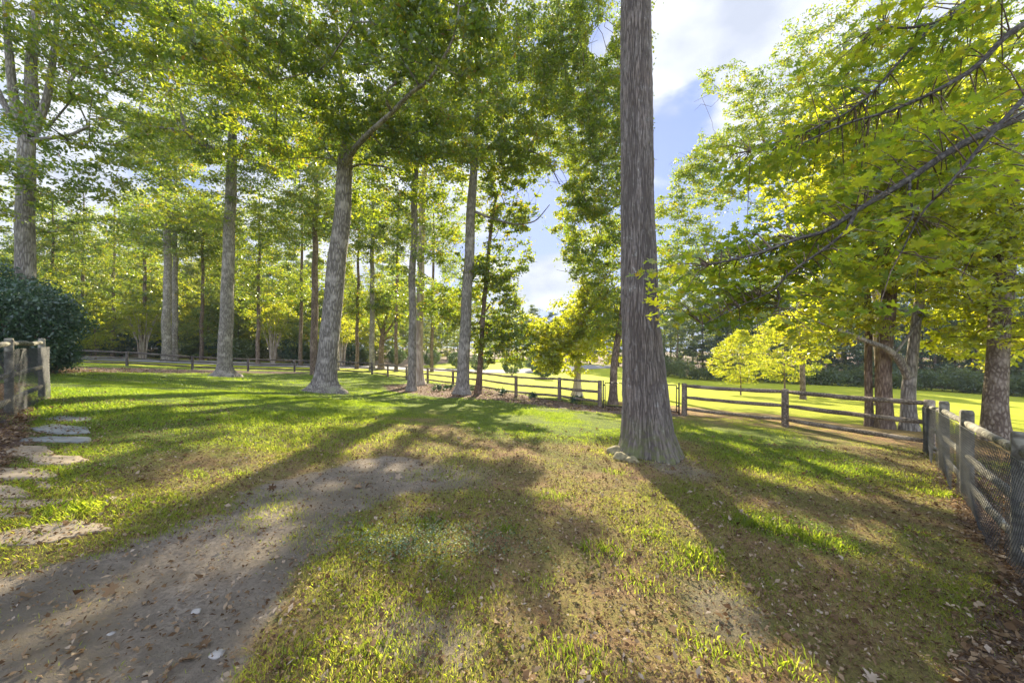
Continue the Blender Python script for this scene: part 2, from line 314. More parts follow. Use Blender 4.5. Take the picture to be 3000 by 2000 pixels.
def masks(x, y, z):
    P = np.stack([x, y, z], 1); px, py = proj(P); f = y > .4
    wob = (fbm(x, y, 1.3, 8)-.5)*260*np.clip(4/np.maximum(y, 1), .1, 1); wob2 = (fbm(x, y, 1.7, 9)-.5)*90*np.clip(4/np.maximum(y, 1), .05, 1)
    d = (inpoly(px+wob, py+wob2, DIRT) & f).astype(float)
    d = np.maximum(d, .9*ell(px, py, 1230, 1400, 190, 45, 0)*f)
    d = np.maximum(d, .8*ell(px+wob, py+wob2, 1280, 1860, 170, 90, 0)*f)
    d = np.maximum(d, .7*ell(px+wob, py, 2150, 1790, 120, 60, 40)*f)
    d = np.maximum(d, .8*ell(px+wob, py, 1985, 1365, 90, 30, 20)*f)
    mul = (inpoly(px, py+wob2*.3, MULCH) & f).astype(float)
    mul = np.maximum(mul, (inpoly(px+wob*.5, py, [(-600,1150),(60,1120),(110,1215),(90,1290),(0,1420),(-600,1600)]) & f)*1.0)
    mul = np.maximum(mul, (inpoly(px+wob, py, [(2740,1380),(2850,1540),(2860,1660),(2800,2000),(2900,2300),(3900,2300),(3900,1500),(3000,1400)]) & f)*.9)
    mul = np.maximum(mul, (inpoly(px, py, [(110,1098),(210,1092),(900,1094),(900,1090),(195,1074),(100,1080)]) & f)*1.0)
    b = beyond(x, y); clay = ((b > .3) & (b < 4.2+3*(fbm(x, y, .35, 3)-.5)) & (x > 5)).astype(float)*.85
    edge = np.interp(px, [-500, 1150, 1320, 1500, 1700, 2000, 3000, 3500], [42, 47, 66, 92, 84, 60, 44, 38])
    wood = np.clip((y-edge)/3, 0, 1)*(y > 1); mul = np.maximum(mul, wood*.9)
    field = np.clip((b-1)/2, 0, 1)*(1-clay)*(1-wood)
    lawn = np.clip((-x+1+3*(fbm(x, y, .3, 4)-.5))/7+(y-9)/12, .20, 1)
    lawn = np.maximum(lawn, .9*ell(px, py, 2350, 1560, 190, 50, 15)*f)
    lawn = np.maximum(lawn, .75*ell(px, py, 2300, 1330, 330, 60, 12)*f)
    lawn = np.maximum(lawn, .8*ell(px, py, 1600, 1240, 300, 60, 5)*f)
    return d, mul, clay, field, lawn
gd, gm, gc, gf, gl = masks(gx, gy, gzz)
m, N, L = mat('ground'); 
def AT(n): a = N.new('ShaderNodeAttribute'); a.attribute_name = n; return a.outputs['Fac']
tcn = N.new('ShaderNodeTexCoord')
def NZ(sc, det=8, rough=.6):
    n = N.new('ShaderNodeTexNoise'); n.inputs['Scale'].default_value = sc; n.inputs['Detail'].default_value = det; n.inputs['Roughness'].default_value = rough
    L.new(tcn.outputs['Object'], n.inputs['Vector']); return n.outputs['Fac']
def MIX(f, a, b):
    x = N.new('ShaderNodeMix'); x.data_type = 'RGBA'
    if isinstance(f, float): x.inputs['Factor'].default_value = f
    else: L.new(f, x.inputs['Factor'])
    for s, v in (('A', a), ('B', b)):
        if isinstance(v, tuple): x.inputs[s].default_value = (*v, 1)
        else: L.new(v, x.inputs[s])
    return x.outputs['Result']
def RMP(f, stops): r = ramp(N, stops); L.new(f, r.inputs[0]); return r.outputs[0]
nf = NZ(38, 10, .7); nmid = NZ(6, 8, .65); nb = NZ(.9, 6, .6); nff = NZ(120, 4, .7)
soil = RMP(nf, [(.3, (.16, .10, .065)), (.5, (.33, .20, .12)), (.7, (.52, .33, .19))])
dirt = RMP(nmid, [(.3, (.27, .23, .185)), (.5, (.39, .33, .27)), (.7, (.50, .42, .34))])
dirt = MIX(RMP(nb, [(.42, (0, 0, 0)), (.62, (.7, .7, .7))]), dirt, (.20, .17, .11))
dirt = MIX(RMP(nf, [(.47, (0, 0, 0)), (.56, (.85, .85, .85))]), dirt, (.25, .21, .17))
grass = RMP(nf, [(.3, (.07, .11, .018)), (.55, (.15, .20, .032)), (.75, (.26, .27, .06))])
straw = RMP(nf, [(.3, (.19, .15, .06)), (.6, (.42, .33, .13))])
lawnm = N.new('ShaderNodeMath'); lawnm.operation = 'ADD'; L.new(AT('lawn'), lawnm.inputs[0])
sb = N.new('ShaderNodeMath'); sb.operation = 'SUBTRACT'; L.new(nb, sb.inputs[0]); sb.inputs[1].default_value = .5
sb2 = N.new('ShaderNodeMath'); sb2.operation = 'MULTIPLY'; sb2.inputs[1].default_value = 1.4; L.new(sb.outputs[0], sb2.inputs[0]); L.new(sb2.outputs[0], lawnm.inputs[1])
gsub = MIX(RMP(nmid, [(.4, (0, 0, 0)), (.6, (1, 1, 1))]), soil, straw)
col = MIX(RMP(lawnm.outputs[0], [(.05, (0, 0, 0)), (.6, (1, 1, 1))]), gsub, grass)
col = MIX(AT('dirt'), col, dirt)
mulc = RMP(nf, [(.35, (.09, .055, .045)), (.5, (.22, .15, .12)), (.68, (.38, .29, .25))])
col = MIX(AT('mulch'), col, mulc)
clayc = RMP(nmid, [(.35, (.34, .17, .09)), (.65, (.46, .28, .16))])
clf = N.new('ShaderNodeMath'); clf.operation = 'MULTIPLY'; L.new(AT('clay'), clf.inputs[0]); L.new(RMP(nmid, [(.38, (.1, .1, .1)), (.55, (1, 1, 1))]), clf.inputs[1])
col = MIX(clf.outputs[0], col, clayc)
fieldc = RMP(nb, [(.3, (.36, .42, .02)), (.5, (.42, .46, .03)), (.7, (.50, .50, .045))])
col = MIX(AT('field'), col, fieldc)
p = N.new('ShaderNodeBsdfPrincipled'); p.inputs['Roughness'].default_value = .95; L.new(col, p.inputs['Base Color'])
p.inputs['Specular IOR Level'].default_value = .2
b = N.new('ShaderNodeBump'); b.inputs['Strength'].default_value = .9; b.inputs['Distance'].default_value = .05
ad = N.new('ShaderNodeMath'); ad.operation = 'ADD'; L.new(nf, ad.inputs[0]); L.new(nff, ad.inputs[1]); L.new(ad.outputs[0], b.inputs['Height']); L.new(b.outputs[0], p.inputs['Normal'])
o = N.new('ShaderNodeOutputMaterial'); L.new(p.outputs[0], o.inputs[0]); M_GROUND = m
kind(new_mesh('ground', np.stack([gx, gy, gzz], 1), GQ, M_GROUND, None, True,
     {'dirt': ('POINT', gd), 'mulch': ('POINT', gm), 'clay': ('POINT', gc), 'field': ('POINT', gf), 'lawn': ('POINT', gl)}), 'structure')
# road beyond the fence
RP = [(-400,37),(0,38),(200,38.5),(420,39),(600,40),(800,42),(1000,45),(1130,48),(1250,50),(1400,54),(1600,62),(1800,74)]
rp = np.array([[(a-CX)/FPX*b, b] for a, b in RP]); tt = np.linspace(0, len(rp)-1, 160)
rx = np.interp(tt, range(len(rp)), rp[:, 0]); ry = np.interp(tt, range(len(rp)), rp[:, 1])
V = []
for i in range(160):
    for k in range(7):
        yy = ry[i]+(k-3)*1.1; V.append((rx[i], yy, 0))
V = np.array(V); V[:, 2] = gz(V[:, 0], V[:, 1])+.06
i, j = np.meshgrid(np.arange(159), np.arange(6), indexing='ij')
kind(new_mesh('road', V, np.stack([i*7+j, (i+1)*7+j, (i+1)*7+j+1, i*7+j+1], -1).reshape(-1, 4), M_ROAD, None, True), 'structure')

# ------------------------------------------------------------------ foliage
LIT = [(420,1152,340,14,0),(250,1087,120,7,0),(430,1180,260,12,-3),(240,1200,150,14,0),(620,1195,150,10,-3),(850,1122,80,9,0),(1000,1118,70,11,0),(1090,1150,60,9,0),
       (880,1255,140,12,-5),(560,1268,230,11,-4),(1010,1240,100,9,0),(240,1332,170,20,-8),(500,1432,370,32,-18),(850,1480,120,28,-22),(1060,1330,100,38,-30),
       (1190,1255,60,16,0),(1260,1312,70,16,0),(1440,1330,80,18,0),(1740,1235,150,36,10),(1560,1285,110,20,5),(1640,1345,150,26,8),(1560,1222,130,16,0),
       (1620,1450,70,32,0),(1710,1480,90,40,0),(1830,1460,40,110,-30),(1200,1600,220,38,5),(1010,1700,130,60,0),(1230,1860,220,120,0),(1950,1800,230,260,-30),
       (2060,1440,30,110,-35),(2350,1545,190,30,18),(2760,1462,110,18,12),(2600,1600,180,22,30),(2490,1810,260,22,42),(2500,1285,240,24,12),(2100,1260,110,12,5),(2250,1395,60,12,15),
       (2420,1440,80,12,15),(1350,1560,60,20,0),(1900,1620,60,60,0),(1750,1700,120,60,0),(1350,1190,50,8,0),(700,1110,50,6,0),(180,1240,70,9,0)]
LITPOLY = [[(1800,1300),(1880,1385),(2010,1470),(2230,1730),(3100,3000),(1400,3000),(1500,1950),(1640,1840),(1660,1700),(1780,1600),(1790,1480),(1700,1400)],
           [(840,1760),(980,1680),(1180,1740),(1330,1760),(1480,1880),(1400,2900),(500,2900),(860,1900)],
           [(150,1500),(420,1430),(820,1380),(830,1410),(600,1470),(330,1530),(170,1550)]]
def lit_mask(px, py):
    v = np.zeros(len(px))
    for e in LIT: v = np.maximum(v, ell(px, py, *e, soft=.15))
    for q in LITPOLY: v = np.maximum(v, inpoly(px, py, q)*1.0)
    return v
SKYGAP = [(2100,50,190,95,0),(1985,300,75,170,-5),(1945,420,35,80,-10),(2080,330,50,60,0),(1600,830,75,55,0),(1590,740,26,70,10),(1612,600,20,60,-10),(1640,520,25,25,0),(1760,120,30,60,20)]
def shadow_px(P):
    z = gz(P[:, 0], P[:, 1]); Q = P.copy()
    for k in range(4):
        t = (P[:, 2]-z)/sv[2]; Q = P-sv[None]*t[:, None]; z = gz(Q[:, 0], Q[:, 1])
    return proj(Q)[0], proj(Q)[1], Q
_lx = np.arange(-120, 120.1, .75); _ly = np.arange(-60, 130.1, .75)
_LG = gz(*[a.ravel() for a in np.meshgrid(_lx, _ly)]).reshape(len(_ly), len(_lx))
def gfast(x, y):
    u = np.clip((x+120)/.75, 0, len(_lx)-1.01); v = np.clip((y+60)/.75, 0, len(_ly)-1.01); i = u.astype(int); j = v.astype(int); fu = u-i; fv = v-j
    return (_LG[j, i]*(1-fu)+_LG[j, i+1]*fu)*(1-fv)+(_LG[j+1, i]*(1-fu)+_LG[j+1, i+1]*fu)*fv
def thin(args, gaps=True, keep=.01, top=None):
    """opens the crown leaf by leaf where sunlight reaches the lawn and where the photo shows sky"""
    pos, nrm, t, b, s, rnd, asp = args; z = gfast(pos[:, 0], pos[:, 1]); Q = pos
    for k in range(4):
        Q = pos-sv[None]*((pos[:, 2]-z)/sv[2])[:, None]; z = gfast(Q[:, 0], Q[:, 1])
    px, py = proj(Q); wob = 26*(fbm(Q[:, 0], Q[:, 1], 2.2, 44, 3)-.5)*np.clip(6/np.maximum(Q[:, 1], 1), .2, 1.5)
    lm = lit_mask(px+wob*2, py+wob)*(Q[:, 1] > .7); fleck = (fbm(Q[:, 0], Q[:, 1], 1.9, 78, 3) > .71)*.9; lm = np.maximum(lm*(fbm(Q[:, 0], Q[:, 1], 2.4, 77, 3) < .58), fleck*(Q[:, 1] > .7)*(Q[:, 1] < 30)); k = rng.random(len(pos)) > lm*(1-keep)
    if gaps:
        a, c = proj(pos); w2 = 40*(fbm(a, c, .03, 12, 3)-.5); g = np.zeros(len(pos))
        for e in SKYGAP: g = np.maximum(g, ell(a+w2, c-w2, *e, soft=.12))
        k &= rng.random(len(pos)) > g*1.02
    return pos[k], nrm[k], t[k], b[k], s[k], rnd[k], asp
def prune(P, gaps=True, keep_lit=.06):
    """drops leaf clusters that would stand where the photo shows open sky or would shade the sunlit patches of lawn"""
    px, py, Q = shadow_px(P); lm = lit_mask(px, py)*(Q[:, 1] > 1.2)
    k = rng.random(len(P)) > lm*.8
    if gaps:
        a, b = proj(P); g = np.zeros(len(P))
        for e in SKYGAP: g = np.maximum(g, ell(a, b, *e, soft=.2))
        k &= rng.random(len(P)) > g*.7
    # heavier foliage where the lawn lies in shade
    dark = (lm < .1) & (rng.random(len(P)) < .5) & (beyond(Q[:, 0], Q[:, 1]) < 0)
    P = np.vstack([P, P[dark]+rng.standard_normal((dark.sum(), 3))*.4]); Q = np.vstack([Q, Q[dark]]); k = np.concatenate([k, k[dark]])
    # open field beyond the fence is sunlit
    inf = (beyond(Q[:, 0], Q[:, 1]) > 0.8) & (Q[:, 0] > -4) & (Q[:, 1] < 50) & (Q[:, 1] > 4)
    k &= ~(inf & (rng.random(len(P)) < .35))
    return P[k]
def leaf_geo(cent, rad, nl, size, flat=.45, up=.8, asp=.5, sizevar=.3, droop=.15):
    n = len(cent); rad = np.broadcast_to(rad, (n,))
    c = np.repeat(cent, nl, 0); r = np.repeat(rad, nl); m = len(c)
    d = rng.standard_normal((m, 3)); d /= np.linalg.norm(d, axis=1)[:, None]; q = rng.random(m)**.5
    off = d*(q*r)[:, None]; off[:, 2] *= flat; off[:, 2] -= droop*(q**2)*r
    pos = c+off
    nrm = rng.standard_normal((m, 3)); nrm /= np.linalg.norm(nrm, axis=1)[:, None]; nrm[:, 2] += up; nrm /= np.linalg.norm(nrm, axis=1)[:, None]+1e-9
    t = np.cross(nrm, rng.standard_normal((m, 3))); t /= np.linalg.norm(t, axis=1)[:, None]+1e-9; b = np.cross(nrm, t)
    s = size*(1+sizevar*rng.standard_normal(m)).clip(.4, 1.8)
    rc = np.repeat(rng.random(n), nl); rnd = np.clip(.55*rng.random(m)+.45*rc+(rng.random(m) > .985)*.5, 0, 1)
    return pos, nrm, t, b, s, rnd, asp
def leaves_simple(name, args, matl, parent):
    pos, nrm, t, b, s, rnd, asp = args
    h = s[:, None]*.5; w_ = s[:, None]*asp*.5
    V = np.stack([pos-t*h, pos+b*w_+nrm*w_*.5, pos+t*h, pos-b*w_+nrm*w_*.5], 1).reshape(-1, 3)
    return new_mesh(name, V, np.arange(len(V)).reshape(-1, 4), matl, parent, False, {'rnd': ('FACE', rnd)})
# five-lobed leaf outline for the near branches
LB = np.array([(0,-.48),(.12,-.28),(.36,-.38),(.34,-.20),(.20,-.06),(.40,.04),(.54,.16),(.38,.22),(.16,.14),(.17,.32),(.22,.44),(.08,.42),(0,.60),(-.08,.42),(-.22,.44),(-.17,.32),(-.16,.14),(-.38,.22),(-.54,.16),(-.40,.04),(-.20,-.06),(-.34,-.20),(-.36,-.38),(-.12,-.28)])
def leaves_lobed(name, args, matl, parent):
    pos, nrm, t, b, s, rnd, asp = args; k = len(LB)
    ctr = pos[:, None]; fold = (.25+.3*rng.random(len(s)))[:, None]
    V = ctr+(b[:, None]*LB[None, :, 0, None]+t[:, None]*LB[None, :, 1, None])*s[:, None, None]+nrm[:, None]*((np.abs(LB[None, :, 0])*fold-.35*fold*LB[None, :, 1]**2)*s[:, None])[..., None]
    V = np.concatenate([V, ctr], 1).reshape(-1, 3); n = len(pos)
    bs = (np.arange(n)*(k+1))[:, None, None]; e = np.arange(k)
    F = (np.stack([e, (e+1) % k, np.full(k, k)], -1)[None]+bs).reshape(-1, 3)
    return new_mesh(name, V, F, matl, parent, False, {'rnd': ('FACE', np.repeat(rnd, k))})
def grow(skel, cent, r0, rmin=.012, up=.25):
    """joins leaf clusters to the nearest limb, thickening each limb by what it carries"""
    nodes = [np.asarray(p, float) for p in skel]; par = [i-1 for i in range(len(skel))]; nsk = len(skel)
    order = np.argsort(np.linalg.norm(cent[:, None]-np.array(skel)[None], axis=2).min(1)); NA = np.array(nodes)
    edges = []
    for ci in order:
        c = cent[ci]; v = c-NA; d = np.linalg.norm(v, axis=1)+np.maximum(0, -v[:, 2])*1.2   # branches rather rise than fall
        d[0:max(1, nsk//4)] += 3
        k = int(np.argmin(d)); a = NA[k]; L_ = np.linalg.norm(c-a); ns = max(1, int(L_/1.0)); prev = k; sag = rng.standard_normal(3)*.10*L_
        for s in range(1, ns+1):
            f = s/ns; q = a+(c-a)*f+sag*math.sin(math.pi*f)+np.array([0, 0, -up*.25*L_])*math.sin(math.pi*f)
            NA = np.vstack([NA, q]); par.append(prev); prev = len(NA)-1
    cnt = np.zeros(len(NA))+.0; ch = np.zeros(len(NA), int)
    for i in range(len(NA)-1, nsk-1, -1):
        if cnt[i] == 0: cnt[i] = 1
        cnt[par[i]] += cnt[i]
    g = Geo(); rad = np.maximum(rmin, r0*np.sqrt(cnt/300.))
    done = set()
    for i in range(len(NA)-1, nsk-1, -1):
        if i in done: continue
        path = [i]; j = i
        while j >= nsk and j not in done:
            done.add(j); j = par[j]; path.append(j)
        P = NA[path][::-1]; R = rad[path][::-1].copy(); R[0] = min(R[0], R[1]*1.25); R = np.minimum.accumulate(R)
        R[-1] = rmin*.6; g.tube(P, R, 5 if R[0] < .05 else 7, cap=False)
    return g
def trunk_geo(P, W, flare=1.7, k=20, fh=.9, seed=0):
    """P: polyline from base to top, W radii; root flare with lobes"""
    P = np.asarray(P, float); L_ = np.concatenate([[0], np.cumsum(np.linalg.norm(np.diff(P, axis=0), axis=1))])
    t = np.concatenate([np.linspace(0, 1.2, 12, endpoint=False), np.arange(1.2, L_[-1], .35), [L_[-1]]])
    Q = np.stack([np.interp(t, L_, P[:, a]) for a in range(3)], 1); R = np.interp(t, L_, W)
    for _ in range(3):
        Q[1:-1] = (Q[:-2]+2*Q[1:-1]+Q[2:])/4
    Q[:, :2] += np.stack([[mn.noise(Vector((s*.35, seed*3.1, c))) for s in t] for c in (0, 7)], 1)*.12*np.clip(t/3, 0, 1)[:, None]
    th = np.arange(k)/k*2*np.pi; ph = seed*1.3
    fl = np.exp(-t/fh*3.2)[:, None]*(flare-1)*(1+.45*np.cos(5*th+ph)[None]+.25*np.cos(3*th+ph*2)[None])
    rr = R[:, None]*(1+fl+.05*np.array([[mn.noise(Vector((math.cos(a)*1.5, math.sin(a)*1.5, s*.8+seed))) for a in th] for s in t]))
    V = np.stack([Q[:, None, 0]+np.cos(th)*rr, Q[:, None, 1]+np.sin(th)*rr, np.repeat(Q[:, 2:3], k, 1)], -1)
    V[0, :, 2] -= .25
    m = len(t); i, j = np.meshgrid(np.arange(m-1), np.arange(k), indexing='ij'); j2 = (j+1) % k
    return V.reshape(-1, 3), np.stack([i*k+j, i*k+j2, (i+1)*k+j2, (i+1)*k+j], -1).reshape(-1, 4), Q
def make_tree(label, trunkpx, blobs, leaf=.15, nleaf=90, crad=.75, matl=None, bark=None, name='oak_tree', cat='tree', group=None, flare=1.7, limbr=.10,
              lobed=False, stems=(), gaps=True, up=.8, keep_lit=.06, flat=.45, k=20, prn=True, dm=2.3):
    """trunkpx: [(px, py or None, Y, diameter)], None = stands on the ground; blobs: [(px, py, Y, rx, ry, rz metres, n clusters)]"""
    matl = matl or M_OAK; bark = bark or M_BARK2
    pts = []; W = []
    for px, py, Y, dia in trunkpx:
        pts.append(base(px, Y) if py is None else px2w(px, py, Y)); W.append(dia/2)
    root = pts[0].copy(); e = empty(name, root, label, cat, group)
    V, Q, sk = trunk_geo(pts, W, flare, k, seed=(trunkpx[0][0] % 17)); localize(new_mesh('trunk', V, Q, bark, e, True), root)
    sks = [sk[sk[:, 2] > sk[0, 2]+(sk[-1, 2]-sk[0, 2])*.35]]
    for st in stems:
        P = [px2w(a, b, c) for a, b, c, d in st]; R = [d/2 for a, b, c, d in st]
        T = np.linspace(0, len(P)-1, len(P)*4); P2 = np.stack([np.interp(T, range(len(P)), np.array(P)[:, a]) for a in range(3)], 1)
        for _ in range(2): P2[1:-1] = (P2[:-2]+2*P2[1:-1]+P2[2:])/4
        g = Geo(); g.tube(P2, np.interp(T, range(len(P)), R), 10, False, .02); localize(g.build('limb', bark, e), root); sks.append(P2)
    cs = []
    for px, py, Y, rx, ry, rz, n in blobs:
        n = int(n*dm); c = px2w(px, py, Y); d = rng.standard_normal((n, 3)); d /= np.linalg.norm(d, axis=1)[:, None]; q = rng.random(n)**(1/2.4)
        cs.append(c+d*q[:, None]*np.array([rx, ry, rz]))
    cs = np.vstack(cs)
    if prn: cs = prune(cs, gaps, keep_lit)
    gg = gz(cs[:, 0], cs[:, 1]); cs = cs[cs[:, 2] > gg+1.2]
    skel = np.vstack(sks)
    g = grow(skel, cs, limbr); localize(g.build('branches', bark, e), root)
    args = leaf_geo(cs, crad*(.35+.65*rng.random(len(cs))), int(nleaf*.62), leaf*.92, flat=flat, up=up)
    if prn: args = thin(args, gaps)
    o = (leaves_lobed if lobed else leaves_simple)('crown', args, matl, e); localize(o, root)
    return e

YD = 'oaks standing on the shaded lawn'
# T0 far left
make_tree('tall forked grey oak at the left edge, rising behind the dark evergreen bush', [(78,None,15,.60),(72,700,15,.55),(75,480,15,.50),(90,330,15.2,.42),(100,150,15.4,.32),(104,-150,15.6,.2)],
    [(120,250,16.5,4.5,2,3.2,40),(60,560,14.5,3.6,3.5,1.6,34),(340,420,14.5,2.4,3,1.8,26),(200,40,14,4,3,1.6,50),(360,30,13,3.6,3,2.2,50)], leaf=.16, nleaf=85, bark=M_BARK2, group=YD,
    stems=[[(78,420,15,.34),(40,300,14.8,.28),(20,80,14.8,.2),(10,-150,15,.14)],[(95,400,15,.3),(140,290,15.2,.24),(165,100,15.4,.18),(175,-120,15.6,.12)],[(82,440,15,.24),(10,300,15,.2),(-60,160,15,.14)],[(95,410,15,.16),(200,400,15,.12),(260,370,15,.08)]])
# T1
make_tree('slim pale oak with a crooked limb reaching left, near the far fence', [(657,None,25.4,.86),(668,800,25.4,.72),(676,600,25.4,.66),(678,480,25.4,.60),(684,300,25.4,.38),(690,60,25.4,.2)],
    [(700,300,25,6,5,4,90),(540,420,24,4.5,4,2.6,50),(640,80,25,8,6,4,90),(800,480,26,4,4,3,40),(600,620,26,5,3,1.6,35)], leaf=.19, nleaf=95, crad=1.0, flare=2.2, bark=M_BARK2, group=YD,
    stems=[[(676,475,25.4,.34),(640,445,24,.30),(575,415,22.6,.26),(545,385,22,.22),(530,330,21.6,.15)],[(545,385,22,.18),(480,375,21.4,.14),(420,370,21,.08)]])
# T2
make_tree('leaning broad oak with a heavy limb arching right and flared roots', [(950,None,17.5,.98),(968,1000,17.5,.88),(985,800,17.3,.84),(1005,600,17.1,.72),(1012,450,17,.64),(1016,425,17,.5)],
    [(1120,360,15.5,3.6,1.4,1.5,52),(880,270,16,4.2,1.6,2.4,52),(1260,110,11.5,2.6,1.6,1.6,60),(820,420,16.5,3.2,2,1.6,28),(1000,80,13,4.4,2,1.5,56),(650,120,12.5,3.6,2,1.6,46),(1260,430,16,2.4,2,1.2,28)], leaf=.16, nleaf=105, crad=.72, dm=1.7, flare=2.2, bark=M_BARK, group=YD,
    stems=[[(1003,490,17,.32),(1035,440,16,.25),(1080,390,14.6,.20),(1150,330,13,.155),(1200,275,12,.13),(1260,235,11.2,.10),(1330,120,10.6,.06),(1345,20,10.4,.05)],[(1012,440,17,.3),(1010,380,17,.26),(1000,240,16.6,.2),(980,0,16,.12)],
           [(1012,495,17,.12),(1060,480,16.8,.1),(1140,490,16.5,.07),(1190,540,16.2,.04)],[(1150,330,13,.12),(1130,300,12.6,.11),(1135,260,12.4,.09),(1160,245,12.2,.06)]])
# T3 pair
make_tree('thin straight grey oak, front one of the close pair in the mulch bed', [(1206,None,21,.50),(1210,900,21,.40),(1214,600,21,.36),(1219,440,21,.30),(1222,250,21,.16)],
    [(1150,560,20,3.6,3,2.6,36),(1240,420,20.5,3.5,3,2.6,46),(1180,760,21,2.6,2.2,1.4,16)], leaf=.17, nleaf=85, crad=.85, bark=M_BARK2, group=YD, flare=1.5, k=14)
make_tree('reddish thin oak, back one of the close pair in the mulch bed', [(1226,None,25.5,.70),(1230,900,25.5,.52),(1238,600,25.5,.44),(1244,460,25.5,.36),(1250,200,25.5,.18)],
    [(1290,640,25,3.2,3,2.8,34),(1260,300,25,5,4,4,56),(1280,880,25,3.4,2,2.0,28)], leaf=.19, nleaf=85, crad=.95, bark=M_BARK4, group=YD, flare=1.7, k=14)
# T4
make_tree('straight oak leaning slightly right at the near edge of the mulch bed', [(1354,None,20,.72),(1366,900,20,.56),(1377,700,20,.52),(1386,550,20,.46),(1396,380,20,.30),(1402,180,20,.16)],
    [(1380,330,19.5,4.5,3.5,3,74),(1500,380,19.5,3.2,3,2.2,40),(1440,140,19,5,4,3,80),(1600,200,20,3.5,3,3,50)], leaf=.16, nleaf=90, crad=.85, bark=M_BARK2, group=YD, k=16,
    stems=[[(1390,620,20,.16),(1440,640,20,.13),(1510,660,20,.1),(1570,650,20,.07),(1610,600,20,.04)],[(1393,420,20,.2),(1440,435,20,.16),(1520,430,19.8,.12),(1600,460,19.6,.08),(1640,540,19.4,.05)]])
# T5
make_tree('slender dark leaning tree with low bushy leaves between oak and rail fence', [(1400,None,21,.36),(1412,1000,21,.27),(1424,850,21,.24),(1440,680,21,.20),(1456,560,21,.12)],
    [(1480,980,20.8,1.9,1.6,1.9,60),(1440,800,21,1.8,1.6,2,46),(1500,850,21,1.6,1.6,1.6,30),(1480,600,21,2.4,2,2,60),(1340,900,22,1.4,1.4,2,20),(1540,720,21,1.0,1.2,1.2,16),(1520,460,21,2.4,2,1.6,36)], leaf=.17, nleaf=80, crad=.6, bark=M_BARK3, group=None, name='slender_tree', flare=1.4, k=12)
# T6 round maple beyond fence
make_tree('rounded yellow-green maple just beyond the rail fence', [(1690,None,22.5,.52),(1692,1080,22.5,.40),(1700,950,22.5,.34),(1712,850,22.5,.16)],
    [(1690,1000,22.3,3.0,2.4,2.2,130),(1640,940,22.3,1.8,1.8,1.6,50),(1760,950,22.5,2.2,2,2.4,60),(1700,870,22.3,2,2,1.3,46),(1610,1050,22,1.0,1.0,.8,20)], leaf=.19, nleaf=75, crad=.55, matl=M_YEL, bark=M_BARK4, name='maple_tree', flare=1.6, k=14, gaps=True, up=.25)
# T7
make_tree('leaning brown oak beyond the gate, half behind the big grey trunk', [(1795,None,17.4,.40),(1802,1050,17.4,.32),(1815,950,17.4,.30),(1832,820,17.4,.26),(1850,500,17.4,.2),(1850,200,17.4,.12)],
    [(1740,700,17.5,2.0,1.8,2.6,70),(1760,450,17.5,2.4,2,3,80),(1740,200,17.5,3.0,2.4,3,80),(1740,20,17,3.6,2.4,2.2,70),(1790,900,17.6,1.8,1.4,1.6,36),(1690,600,18,1.4,1.5,1.6,30)], leaf=.14, nleaf=85, crad=.6, bark=M_BARK3, flare=1.4, k=12)
# right group beyond the fence
make_tree('thin dark oak, leftmost trunk of the group of three beyond the right rail fence', [(2546,None,12.4,.24),(2546,1150,12.4,.21),(2546,950,12.4,.2),(2536,850,12.4,.16),(2530,600,12.4,.1)],
    [(2450,760,12.2,1.8,1.5,1.4,36),(2520,560,12.2,2.2,1.6,1.6,44)], leaf=.14, nleaf=75, crad=.5, matl=M_YEL, up=.4, bark=M_BARK3, flare=1.3, k=12, name='maple_tree', gaps=False)
make_tree('stout brown trunked maple, middle of the three beyond the right rail fence', [(2594,None,12,.42),(2592,1100,12,.40),(2596,900,12,.38),(2600,760,12,.32),(2606,450,12,.22),(2610,200,12,.1)],
    [(2600,640,12,2.6,1.8,2,70),(2640,400,12,3,2,2.2,76),(2450,480,12.4,2.4,2,2,50),(2800,720,12,2.2,1.6,1.4,46),(2480,900,12.6,1.6,1.2,.9,34)], leaf=.15, nleaf=80, crad=.55, matl=M_YEL, up=.4, bark=M_BARK3, flare=1.35, k=16, name='maple_tree', gaps=False)
make_tree('pale maple with a low elbowed branch, rightmost of the three beyond the right rail fence', [(2664,None,11.7,.40),(2662,1150,11.7,.34),(2668,1080,11.7,.30),(2682,950,11.7,.24),(2692,850,11.7,.2),(2700,600,11.7,.1)],
    [(2720,760,11.6,1.9,1.6,1.4,44),(2780,930,11.8,1.7,1.4,.9,30),(2420,960,12,1.6,1.2,.8,26),(2860,1010,12,1.6,1.2,.7,22)], leaf=.14, nleaf=75, crad=.5, matl=M_YEL, up=.4, bark=M_BARK2, flare=1.35, k=14, name='maple_tree', gaps=False,
    stems=[[(2664,1110,11.7,.26),(2640,1060,11.6,.22),(2600,1020,11.5,.17),(2540,1000,11.4,.14),(2470,970,11.3,.1),(2400,945,11.2,.05)]])
make_tree('mottled thick maple standing past the corner of the fence at the right edge', [(2915,None,10,.52),(2912,1150,10,.44),(2925,1000,10,.40),(2945,850,10,.46),(2955,650,10,.34),(2960,300,10,.2)],
    [(2900,760,9.8,2.2,1.6,1.4,56),(2980,960,10.2,1.9,1.5,1.2,44),(2860,560,9.8,2.4,1.8,1.6,50),(2960,300,10,2.6,1.8,2,50)], leaf=.14, nleaf=80, crad=.5, matl=M_YEL, bark=M_BARK5, flare=1.35, k=18, name='maple_tree', gaps=False)
